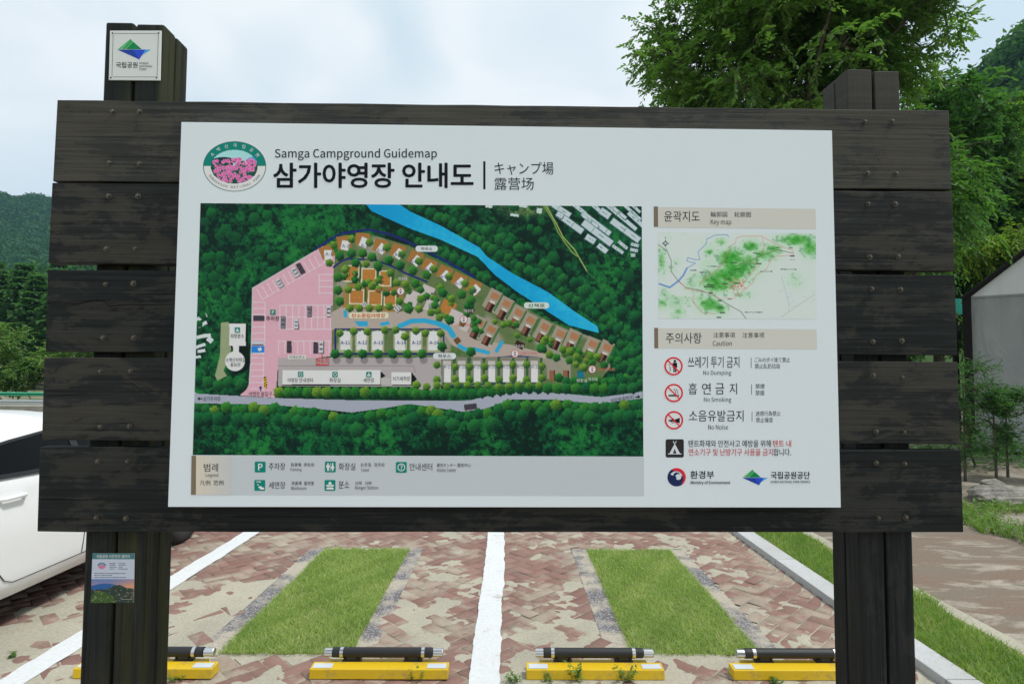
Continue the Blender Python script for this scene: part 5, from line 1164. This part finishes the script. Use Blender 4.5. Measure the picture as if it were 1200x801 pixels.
def make_tree(name, label, cat, loc, H, lobes, mt, seed, n_cl, per_cl, leaves, leaf, lw=.42, spray=.38, cl_r=.5, droop=.35, tr=.12, group=None, base_r=None, trunk_top=.55, stems=1, twigs=True):
    """lobes: (centre, radii) in tree space. trunk and limbs in one mesh, leaves in another."""
    r = np.random.default_rng(seed); o = empty(name, label, cat, loc, 0, group); m = MB()
    lc = np.array([l[0] for l in lobes], float); lr = np.array([l[1] for l in lobes], float); vol = lr.prod(1); pk = r.choice(len(lobes), n_cl, p=vol/vol.sum())
    d = unit(r.normal(size=(n_cl, 3))); rad = (r.random(n_cl)**.45)[:, None]
    Cc = lc[pk]+d*rad*lr[pk]
    # trunk
    top = lc.mean(0)*np.array([.6, .6, 0])+np.array([0, 0, H*trunk_top]); nodes = []
    for s_ in range(stems):
        off = r.normal(0, .12, 3)*(stems > 1); off[2] = 0
        k = 9; P = np.array([off*(1-.0)+(top-off)*q+np.array([math.sin(q*5+seed), math.cos(q*4+seed), 0])*tr*.5*q for q in np.linspace(0, 1, k)]); P[0, 2] = -.1
        m.tube(P, [tr*(1.25 if q == 0 else 1.0-.6*q/(k-1))/stems**.5 for q in range(k)], 9); nodes += list(P[3:])
    nodes = np.array(nodes)
    # limbs to a few far cluster points, then branches to every cluster
    idx = [int(np.argmax(Cc[:, 2]))]
    while len(idx) < min(14, n_cl):
        dm = np.min(np.linalg.norm(Cc[:, None]-Cc[idx][None], axis=2), axis=1); idx.append(int(np.argmax(dm)))
    allp = [nodes]
    for i in idx:
        e = Cc[i]; w_ = nodes[:, 2] < e[2]+.3; cand = nodes[w_] if w_.any() else nodes; s0 = cand[np.argmin(np.linalg.norm(cand-e, axis=1)-.25*cand[:, 2])]
        mid = s0*.5+e*.5+np.array([0, 0, .12*np.linalg.norm(e-s0)])+r.normal(0, .06, 3); q = np.linspace(0, 1, 7)[:, None]
        P = s0*(1-q)**2+2*mid*q*(1-q)+e*q**2; m.tube(P, [tr*(.42-.34*k/6) for k in range(7)], 6); allp.append(P[1:])
    allp = np.concatenate(allp)
    for i in range(n_cl):
        if i in idx: continue
        e = Cc[i]; s0 = allp[np.argmin(np.linalg.norm(allp-e, axis=1))]; mid = (s0+e)/2+np.array([0, 0, .08])+r.normal(0, .05, 3)
        m.tube([s0, mid, e], [tr*.10, tr*.07, tr*.03], 4, cap=False)
    # sprays
    ns = n_cl*per_cl; cI = np.repeat(np.arange(n_cl), per_cl); cdir = unit(Cc-(lc.mean(0)-np.array([0, 0, .3])))
    sd_ = unit(r.normal(size=(ns, 3))+cdir[cI]*.7+np.array([0, 0, .05])); s0 = Cc[cI]+r.normal(0, cl_r*.33, (ns, 3))*np.array([1, 1, .7])
    ln = spray*r.uniform(.6, 1.25, ns)
    q = np.tile(np.linspace(.12, 1, leaves), ns); I = np.repeat(np.arange(ns), leaves)
    pos = s0[I]+sd_[I]*(ln[I]*q)[:, None]; pos[:, 2] -= droop*ln[I]*q**2
    side = unit(np.cross(sd_, [0, 0, 1.0])); sg = np.where(np.tile(np.arange(leaves), ns) % 2 == 0, 1, -1)
    ld = unit(sd_[I]*.75+side[I]*sg[:, None]*.75+np.array([0, 0, -.35*droop*2])+r.normal(0, .22, (len(I), 3)))
    ctone = r.normal(0, .16, n_cl)[cI][I]
    tone = np.clip(.42+ctone+r.normal(0, .15, len(I)), 0, 1)
    up = unit(np.array([0, 0, 1.0])+r.normal(0, .35, (len(I), 3)))
    leaf_obj('crown', pos, ld, leaf*r.uniform(.7, 1.2, len(I)), lw, tone, mt, o, up)
    if twigs:
        for i in range(0, ns, 3):
            a = s0[i]; b = a+sd_[i]*ln[i]; b[2] -= droop*ln[i]; m.tube([Cc[cI[i]], a, b], [.006, .005, .002], 3, cap=False)
    m.build('trunk', M_bark, o, smooth=True)
    return o
make_tree('broadleaf_tree', 'large spreading broadleaf tree rising behind the right half of the board', 'tree', (4.45, 9.2, 0), 8.5,
          [((-.3, 0, 6.5), (1.9, 2.1, 2.2)), ((-1.45, -.2, 5.7), (.95, 1.3, 1.0)), ((1.2, 0, 7.4), (1.6, 1.7, 1.5)), ((-.2, .2, 5.1), (1.5, 1.6, .8)), ((.4, 0, 8.6), (1.8, 1.6, 1.4))], M_leafA, 3, 290, 34, 13, .090, .46, .38, .58, .30, .11)
make_tree('broadleaf_tree', 'dense dark green tree between the board and the grey tent', 'tree', (8.4, 15.4, 0), 8.6,
          [((0, 0, 6.2), (2.1, 2.1, 2.2)), ((1.3, -.3, 6.9), (1.5, 1.5, 1.5)), ((1.0, -.6, 4.2), (1.5, 1.5, 2.0)), ((-.8, 0, 4.4), (1.6, 1.6, 1.6)), ((2.9, -.2, 7.9), (1.7, 1.4, 1.5)), ((2.4, -.2, 6.3), (1.5, 1.2, 1.0))], M_leafB, 5, 330, 26, 13, .15, .40, .52, .7, .6, .16)
make_tree('broadleaf_tree', 'tall dark green tree rising behind the roof slope of the grey tent', 'tree', (17.2, 23.5, 0), 12.4,
          [((0, 0, 8.0), (3.6, 2.6, 3.6)), ((-2.6, 0, 8.6), (2.4, 2.2, 2.2)), ((-2.2, -.3, 5.6), (2.6, 2.0, 2.4)), ((2.6, 0, 8.2), (2.6, 2.2, 3.0)), ((.6, -.6, 5.0), (3.2, 2.0, 2.2))], M_leafB, 6, 420, 26, 12, .23, .40, .8, 1.05, .6, .24)
make_tree('young_tree', 'young tree with drooping pinnate leaves just past the right end of the planks', 'tree', (5.75, 8.6, 0), 4.8,
          [((.35, 0, 4.35), (.5, .6, .7)), ((.3, -.1, 3.75), (.38, .5, .4)), ((-.4, .1, 4.2), (.8, .7, .8))], M_leafB, 8, 60, 20, 14, .105, .34, .42, .45, .75, .06)
make_tree('lime_tree', 'yellow green tree rising just beyond the roof slope of the grey tent', 'tree', (17.2, 19.6, 0), 11.0,
          [((-.6, 0, 5.9), (1.7, 1.0, .7)), ((.9, 0, 10.6), (.6, .7, .8)), ((1.3, 0, 8.6), (.6, .8, 1.0))], M_leafC, 9, 60, 20, 10, .15, .42, .5, .6, .4, .12)
# saplings in front of the tent
for i, (lab, x, y, H, lb) in enumerate((('small dark evergreen shrub close to the right end of the board, before the tent post', 6.85, 8.9, 1.95, [((0, 0, 1.1), (.24, .24, .55)), ((.08, -.1, 1.65), (.3, .22, .16)), ((-.05, 0, .5), (.22, .2, .2))]),
        ('thin bare stemmed sapling before the tent, nearer the tent post', 7.32, 8.9, 1.5, [((-.02, 0, 1.2), (.17, .17, .26)), ((.03, 0, .8), (.13, .13, .12)), ((-.04, 0, .5), (.12, .12, .08))]),
        ('thin sapling with flat leafy top in front of the tent wall', 7.62, 9.05, 1.45, [((.05, 0, 1.25), (.26, .22, .10)), ((0, 0, 1.0), (.18, .18, .10)), ((-.02, 0, .66), (.16, .15, .12))]),
        ('tall leafy shrub at the right edge of the photo before the tent', 7.85, 8.7, 1.8, [((.12, 0, 1.25), (.30, .3, .52)), ((.05, 0, .62), (.3, .28, .42))]),
        ('low spreading evergreen shrub at the foot of the tent wall', 7.9, 10.0, .8, [((0, 0, .42), (.8, .4, .24)), ((-.7, .1, .32), (.5, .35, .18))]))):
    make_tree('sapling' if 'sapling' in lab else 'shrub', lab, 'sapling' if 'sapling' in lab else 'shrub', (x, y, .06), H, lb, M_leafF, 70+i, 40, 9, 9, .046, .34, .16, .14, .15, .020, group='saplings and shrubs before the tent', trunk_top=.72)

# trees left, beyond the guard rail
LT_ = [('pale flecked orchard tree standing just beyond the guard rail at the left edge', -24.4, 28.0, 4.6), ('bushy light green tree beyond the guard rail, close to the planks', -22.2, 28.6, 4.3), ('light green tree behind the rail, its crown cut off by the planks', -20.2, 29.6, 4.5), ('leafy small tree left of the flecked tree beyond the rail', -27.2, 30.0, 4.8)]
for i, (lab, x, y, H) in enumerate(LT_):
    make_tree('orchard_tree', lab, 'tree', (x, y, -.3), H, [((0, 0, H*.58), (1.5, 1.5, H*.36)), ((.8, 0, H*.42), (1.0, 1.0, H*.26)), ((-.8, .2, H*.44), (1.0, 1.0, H*.28))], M_leafE, 90+i, 60, 16, 7, .16, .45, .38, .5, .4, .09, group='orchard trees beyond the guard rail', twigs=False)
def conifer(label, x, y, H, seed, z=0):
    r = np.random.default_rng(seed); o = empty('conifer', label, 'tree', (x, y, z), 0, 'dark conifers behind the orchard trees'); m = MB(); m.tube([(0, 0, -.3), (.05, 0, H*.5), (0, .05, H*.98)], [H*.018, H*.012, .02], 8)
    B = []; D = []; zz = H*.12
    while zz < H*.99:
        q = (zz-H*.12)/(H*.87); L_ = H*.27*(1-q)**.75+.15; nb = 8; a0 = r.uniform(0, 6.28)
        for k in range(nb):
            a = a0+6.283*k/nb+r.normal(0, .2); l_ = L_*r.uniform(.7, 1.12); dv = np.array([math.cos(a), math.sin(a), .0])
            tip = np.array([0, 0, zz])+dv*l_+np.array([0, 0, l_*(.22-.55*(1-q)*.6)]); m.tube([(0, 0, zz), tuple(tip)], [.035, .008], 4, cap=False)
            for s_ in np.linspace(.22, 1, 11):
                for w_ in (-1, 1, 0, 0):
                    p = np.array([0, 0, zz])*(1-s_)+tip*s_+r.normal(0, .06, 3); B.append(p); D.append(dv*.7+np.array([-dv[1], dv[0], 0])*w_*.9+np.array([0, 0, r.uniform(-.45, .35)]))
        zz += H*.052*r.uniform(.8, 1.2)
    B = np.array(B); leaf_obj('crown', B, np.array(D), r.uniform(.3, .62, len(B)), .42, np.clip(r.normal(.42, .2, len(B)), 0, 1), M_leafD, o); m.build('trunk', M_bark, o); return o
for i, (lab, x, y, H) in enumerate((('dark conifer left of the planks, tallest of its row', -43.0, 52, 11.0), ('broad dark conifer standing nearest the planks behind the orchard trees', -40.2, 50, 9.6), ('dark conifer cut by the left edge of the photo', -46.4, 53, 11.2), ('narrow dark conifer half hidden behind the planks', -37.4, 49, 9.2), ('conifer set back between the two tall dark ones', -45.4, 59, 12.6))):
    conifer(lab, x, y, H, 120+i, 0)

# ------------------------------------------------------------------ hills and the woods on them
M_hill = mat('wooded_hill', rough=.95, spec=.05); t = NT(M_hill); c = t.coord()
t.color(t.mix(t.ramp(t.noise(c, .012, 4), [(.4, 0.0), (.6, .6)]), t.ramp(t.noise(c, .11, 6, .7), [(.3, (.020, .045, .018)), (.7, (.055, .095, .032))]), (.06, .10, .03)))
def interp2(az, tab): return np.interp(az, [a for a, _ in tab], [b for _, b in tab])
# ridge elevation (rise over run) against azimuth (x over y from the bay area)
RIDGE = [(-3.0, .30), (-1.6, .34), (-1.0, .325), (-.868, .284), (-.845, .275), (-.815, .281), (-.78, .268), (-.70, .285), (-.5, .27), (-.2, .25), (.1, .24), (.4, .26), (.62, .30), (.9, .33), (1.6, .3), (3, .28)]
def hillz(X, Y):
    az = X/np.maximum(Y, 1); d = np.hypot(X, Y); f = np.clip((d-150)/(640-150), 0, 1); f2 = np.clip((d-640)/500, 0, 1)
    el = interp2(az, RIDGE)*(640/np.sqrt(1+0*az))/np.sqrt(1+az*az)
    prof = (f*f*(3-2*f))*.55+f*.45
    z = el*prof*(1-.6*f2)*(1+.035*np.sin(X*.031+1)*np.sin(Y*.027)+.03*np.sin(X*.012-Y*.017))
    return z
az_ = np.linspace(-1.35, 1.25, 190); rr2 = np.concatenate([np.linspace(140, 680, 60), np.linspace(700, 1200, 14)])
A_, D_ = np.meshgrid(np.arctan(np.tan(az_)), rr2); X = D_*np.sin(A_); Y = D_*np.cos(A_); Z = hillz(X, Y)-.5
V = np.stack([X, Y, Z], -1).reshape(-1, 3); n = len(az_); i = np.arange(len(V)).reshape(len(rr2), n)
mesh_obj('mountain', V, np.stack([i[:-1, :-1], i[:-1, 1:], i[1:, 1:], i[1:, :-1]], -1).reshape(-1, 4), M_hill, kind='structure', smooth=True)
# steep near hillside on the right
def hillr(X, Y): return 66*np.exp(-((X-104)/46)**2-((Y-84)/52)**2)
gx_, gy_ = np.meshgrid(np.linspace(24, 230, 60), np.linspace(10, 200, 50)); V = np.stack([gx_, gy_, hillr(gx_, gy_)-.8], -1).reshape(-1, 3); i = np.arange(len(V)).reshape(50, 60)
mesh_obj('hillside', V, np.stack([i[:-1, :-1], i[:-1, 1:], i[1:, 1:], i[1:, :-1]], -1).reshape(-1, 4), M_hill, kind='structure', smooth=True)
def clumps(name, P, size, n_leaf, leaf, mt, seed, squash=.8):
    """a far wood: a loose dome of leaf clumps over every stem"""
    r = np.random.default_rng(seed); n = len(P); I = np.repeat(np.arange(n), n_leaf)
    d = unit(r.normal(size=(n*n_leaf, 3))); d[:, 2] = np.abs(d[:, 2])*1.1-.25; lump = 1+.28*np.sin(d[:, 0]*5+I)*np.sin(d[:, 1]*5+I*1.7)
    B = P[I]+d*(size[I]*lump*r.uniform(.75, 1.05, len(I)))[:, None]*np.array([1, 1, squash*1.15])+np.array([0, 0, 1])*(size[I]*.45)[:, None]
    D = unit(d*.5+r.normal(0, .6, d.shape)); tone = np.clip(r.normal(.42, .17, n)[I]+r.normal(0, .13, len(I)), 0, 1)
    o = leaf_obj(name, B, D, leaf*r.uniform(.7, 1.3, len(I)), .75, tone, mt, None, unit(d+r.normal(0, .3, d.shape))); o['kind'] = 'stuff'; return o
r = np.random.default_rng(77)
# left: the wood at the foot of the mountain, then the mountain's own crowns
n = 150; az = r.uniform(-1.25, -.45, n); d = r.uniform(92, 150, n)*np.sqrt(1+az*az); X = az*d/np.sqrt(1+az*az); Y = d/np.sqrt(1+az*az)
hz = (np.interp(Y, [92, 150], [11, 29]))*np.interp(az, [-1.25, -.86, -.78, -.45], [1.15, .93, 1.05, 1.05])
clumps('foothill_wood', np.stack([X, Y, hz-5.5], -1), r.uniform(3.2, 5.2, n), 520, .85, M_forest, 5)
n = 5200; az = r.uniform(-.93, -.73, n); d = 150+520*r.random(n)**.8; Y = d/np.sqrt(1+az*az); X = az*Y
clumps('mountain_wood', np.stack([X, Y, hillz(X, Y)], -1), r.uniform(2.6, 5.0, n), 70, 1.25, M_mleaf, 6)
n = 5200; az = r.uniform(-.76, 1.0, n); d = 170+480*r.random(n)**.8; Y = d/np.sqrt(1+az*az); X = az*Y
clumps('ridge_wood', np.stack([X, Y, hillz(X, Y)], -1), r.uniform(4.5, 8.5, n), 26, 3.4, M_mleaf, 16)
n = 260; X = r.uniform(48, 120, n); Y = r.uniform(45, 105, n); clumps('hillside_wood', np.stack([X, Y, hillr(X, Y)-.5], -1), r.uniform(2.6, 4.6, n), 460, .85, M_forest, 8)
n = 260; X = r.uniform(-70, 90, n); Y = r.uniform(62, 100, n); clumps('valley_wood', np.stack([X, Y, np.full(n, 1.0)], -1), r.uniform(2.6, 4.4, n), 60, 1.7, M_forest, 9)

# ================================================================== TENT, HUT, GARDEN
def fabric(name, a, b, rough=.75):
    m = mat(name, rough=rough, spec=.25); t = NT(m); c = t.coord(); c2 = t.coord('Object', (1.0, 1, .35))
    t.color(t.mix(t.ramp(t.noise(c2, 1.6, 5, .6, .4), [(.35, 0.0), (.7, 1.0)]), a, b)); t.bump(t.noise(t.coord('Object', (1, 1, .4), (0, .6, 0)), 2.2, 3, .5, 1.2), .5, .10); return m
M_tw = fabric('grey_tent_wall', (.27, .285, .28), (.34, .36, .355)); M_tg = fabric('pale_tent_gable', (.58, .61, .61), (.68, .71, .71)); M_pole = mat('dark_brown_pole', (.009, .0075, .0065), .7, spec=.2)
tent = empty('frame_tent', 'grey fabric frame tent with a dark edged gable at the right edge', 'tent', (9.42, 12.0, 0), R(-40))
TWD, TE, TR_, TL_ = 5.2, 3.22, 5.5, 6.0
m = MB(); m.box(0, TWD, 0, .02, .06, TE); m.build('front_wall', M_tw, tent)
m = MB(); m.prism([(0, -.012, TE), (TWD, -.012, TE), (TWD/2, -.012, TR_)], [(0, .02, TE), (TWD, .02, TE), (TWD/2, .02, TR_)]); m.build('gable', M_tg, tent)
for s_ in (0, 1):
    x0 = 0 if s_ == 0 else TWD; m = MB(); a, b = (x0-.12*(1 if s_ == 0 else -1), TE-.10), (TWD/2, TR_+.01)
    m.prism([(a[0], -.05, a[1]), (b[0], -.05, b[1]), (b[0], -.05, b[1]+.03), (a[0], -.05, a[1]+.03)], [(a[0], TL_, a[1]), (b[0], TL_, b[1]), (b[0], TL_, b[1]+.03), (a[0], TL_, a[1]+.03)]); m.build('roof_sheet', M_tg, tent)
    m = MB(); m.box(x0-.01, x0+.01, .03, TL_, .06, TE-.03); m.build('side_wall', M_tw, tent)
    m = MB(); m.box(x0-.10, x0+.045, -.09, .06, 0, TE+.01) if s_ == 0 else m.box(x0-.045, x0+.10, -.09, .06, 0, TE+.01); m.build('corner_post', M_pole, tent)
    m = MB(); m.tube([(x0-.08*(1 if s_ == 0 else -1), -.06, TE-.03), (TWD/2, -.06, TR_+.03)], .055, 8); m.build('gable_rafter', M_pole, tent)
m = MB(); m.box(.05, TWD-.05, -.06, .0, .0, .14); m.build('ground_sill', M_pole, tent)
m = MB(); m.box(.05, TWD-.05, -.018, -.014, TE-.02, TE+.015); m.build('seam_tape', M_tw, tent)
M_turq = mat('turquoise_sheet', (.02, .34, .25), .6); M_dkw = mat('dark_hut_boards', (.025, .022, .02), .7)
hut = empty('hut', 'small dark hut with a turquoise awning between board and tent', 'hut', (11.12, 15.0, 0))
m = MB(); m.box(-.9, .45, 0, 1.6, 2.55, 3.15); m.build('upper_box', M_dkw, hut)
m = MB(); m.prism([(-1.0, -.2, 3.15), (.5, -.2, 3.15), (.5, -.2, 3.55), (-1.0, -.2, 3.55)], [(-1.0, 1.7, 3.3), (.5, 1.7, 3.3), (.5, 1.7, 3.75), (-1.0, 1.7, 3.75)]); m.build('awning', M_turq, hut)
for x_ in (-.85, .40):
    m = MB(); m.box(x_-.05, x_+.05, .1, .2, 0, 2.55); m.build('leg', M_dkw, hut)

# garden bed right of the path
M_bed = mat('gravelly_bed', rough=.95, spec=.15); t = NT(M_bed); c = t.coord(); n2 = t.noise(c, 26, 6, .72); n_ = t.noise(c, 1.3, 5, .65)
t.color(t.mix(t.ramp(n_, [(.42, 0.0), (.6, .85)]), t.ramp(n2, [(.3, (.20, .17, .13)), (.72, (.44, .40, .34))]), t.ramp(n2, [(.3, (.07, .065, .045)), (.7, (.20, .17, .12))]))); t.bump(n2, .7, .03)
gx_, gy_ = np.meshgrid(np.linspace(4.98, 24, 90), np.linspace(1, 17, 70)); q = np.clip((gx_-4.98)/1.6, 0, 1)
Z = -.012+q*(.07+.05*np.sin(gx_*2.1)*np.sin(gy_*1.7+1)+.03*np.sin(gx_*5.3+gy_*4.1))
V = np.stack([gx_, gy_, Z], -1).reshape(-1, 3); i = np.arange(len(V)).reshape(70, 90)
mesh_obj('garden_bed', V, np.stack([i[:-1, :-1], i[:-1, 1:], i[1:, 1:], i[1:, :-1]], -1).reshape(-1, 4), M_bed, kind='structure', smooth=True)
def bedz(x, y): q = np.clip((x-4.98)/1.6, 0, 1); return -.012+q*(.07+.05*np.sin(x*2.1)*np.sin(y*1.7+1)+.03*np.sin(x*5.3+y*4.1))
M_rock = mat('pale_rock', rough=.95, spec=.15); t = NT(M_rock); c = t.coord(); n2 = t.noise(c, 9, 7, .75)
t.color(t.ramp(n2, [(.3, (.11, .105, .09)), (.5, (.28, .265, .23)), (.7, (.42, .40, .36))])); t.bump(n2, .9, .05)
def rock(label, x, y, sx, sy, sz, seed):
    r = np.random.default_rng(seed); bm = bmesh.new(); bmesh.ops.create_icosphere(bm, subdivisions=4, radius=1); ph = r.uniform(0, 6, 9); dd = unit(r.normal(size=(9, 3))); cut = r.uniform(.55, .95, 9)
    for v in bm.verts:
        p = np.array(v.co); 
        for k in range(9):
            h_ = p@dd[k]
            if h_ > cut[k]: p = p-dd[k]*(h_-cut[k])*.85
        p *= 1+.05*math.sin(p[0]*7+ph[0])*math.sin(p[1]*8+ph[1])+.03*math.sin(p[2]*15+ph[2]+p[0]*11)
        v.co = p*np.array([sx, sy, sz])
    me = bpy.data.meshes.new('rock'); bm.to_mesh(me); bm.free(); me.materials.append(M_rock); o = bpy.data.objects.new('rock', me); col.objects.link(o); o.location = (x, y, float(bedz(np.array(x), np.array(y)))+sz*.2); o.rotation_euler = (0, 0, r.uniform(0, 3))
    return tag(o, label, 'rock', 'pale rocks in the garden bed')
rock('large flat pale rock beside the path at the right edge', 6.25, 7.55, .42, .30, .15, 1); rock('small pale rock behind the large one, below the saplings', 6.75, 8.25, .20, .16, .09, 2); rock('grey stone between the board and the large rock', 5.85, 8.1, .17, .14, .08, 3)
n = 5200; X = 4.95+2.6*r.random(n)**1.3; Y = r.uniform(4.6, 7.25, n)-.0; X = X+.10*np.sin(Y*6); Y = Y+(X-5)*.12
ok = (np.sin(X*5.1+Y*2)+np.sin(Y*4.3-X*3) > -.75); B = np.stack([X, Y, bedz(X, Y)], -1)[ok]; n = len(B)
blades('bed_grass', B, .12, .009, M_grass2, 41, 1.0)
B2 = B[r.random(n) < .7]; k = len(B2); B2 = B2+np.stack([r.normal(0, .03, k), r.normal(0, .03, k), r.uniform(.02, .11, k)], -1)
o = leaf_obj('bed_undergrowth', B2, unit(np.stack([r.normal(size=k), r.normal(size=k), r.uniform(-.2, .5, k)], -1)), r.uniform(.03, .07, k), .5, np.clip(r.normal(.4, .2, k), 0, 1), M_weed); o['kind'] = 'stuff'
n = 2600; X = r.uniform(7.0, 14, n); Y = r.uniform(9.6, 11.8, n); B = np.stack([X, Y, bedz(X, Y)+r.uniform(0, .2, n)], -1)
o = leaf_obj('tent_undergrowth', B, unit(np.stack([r.normal(size=n), r.normal(size=n), r.uniform(0, .8, n)], -1)), r.uniform(.05, .12, n), .45, np.clip(r.normal(.3, .2, n), 0, 1), M_leafF); o['kind'] = 'stuff'

# ------------------------------------------------------------------ the damp air of the valley
hz_m = bpy.data.materials.new('valley_haze'); hz_m.use_nodes = True; ht = hz_m.node_tree; ht.nodes.clear()
ho = ht.nodes.new('ShaderNodeOutputMaterial'); hv = ht.nodes.new('ShaderNodeVolumePrincipled'); hv.inputs['Color'].default_value = (.42, .70, 1.0, 1); hv.inputs['Density'].default_value = .00026; hv.inputs['Anisotropy'].default_value = .2
ht.links.new(hv.outputs[0], ho.inputs['Volume'])
m = MB(); m.box(-1500, 1500, -60, 1400, -1.6, 330); m.build('haze', hz_m)['kind'] = 'stuff'
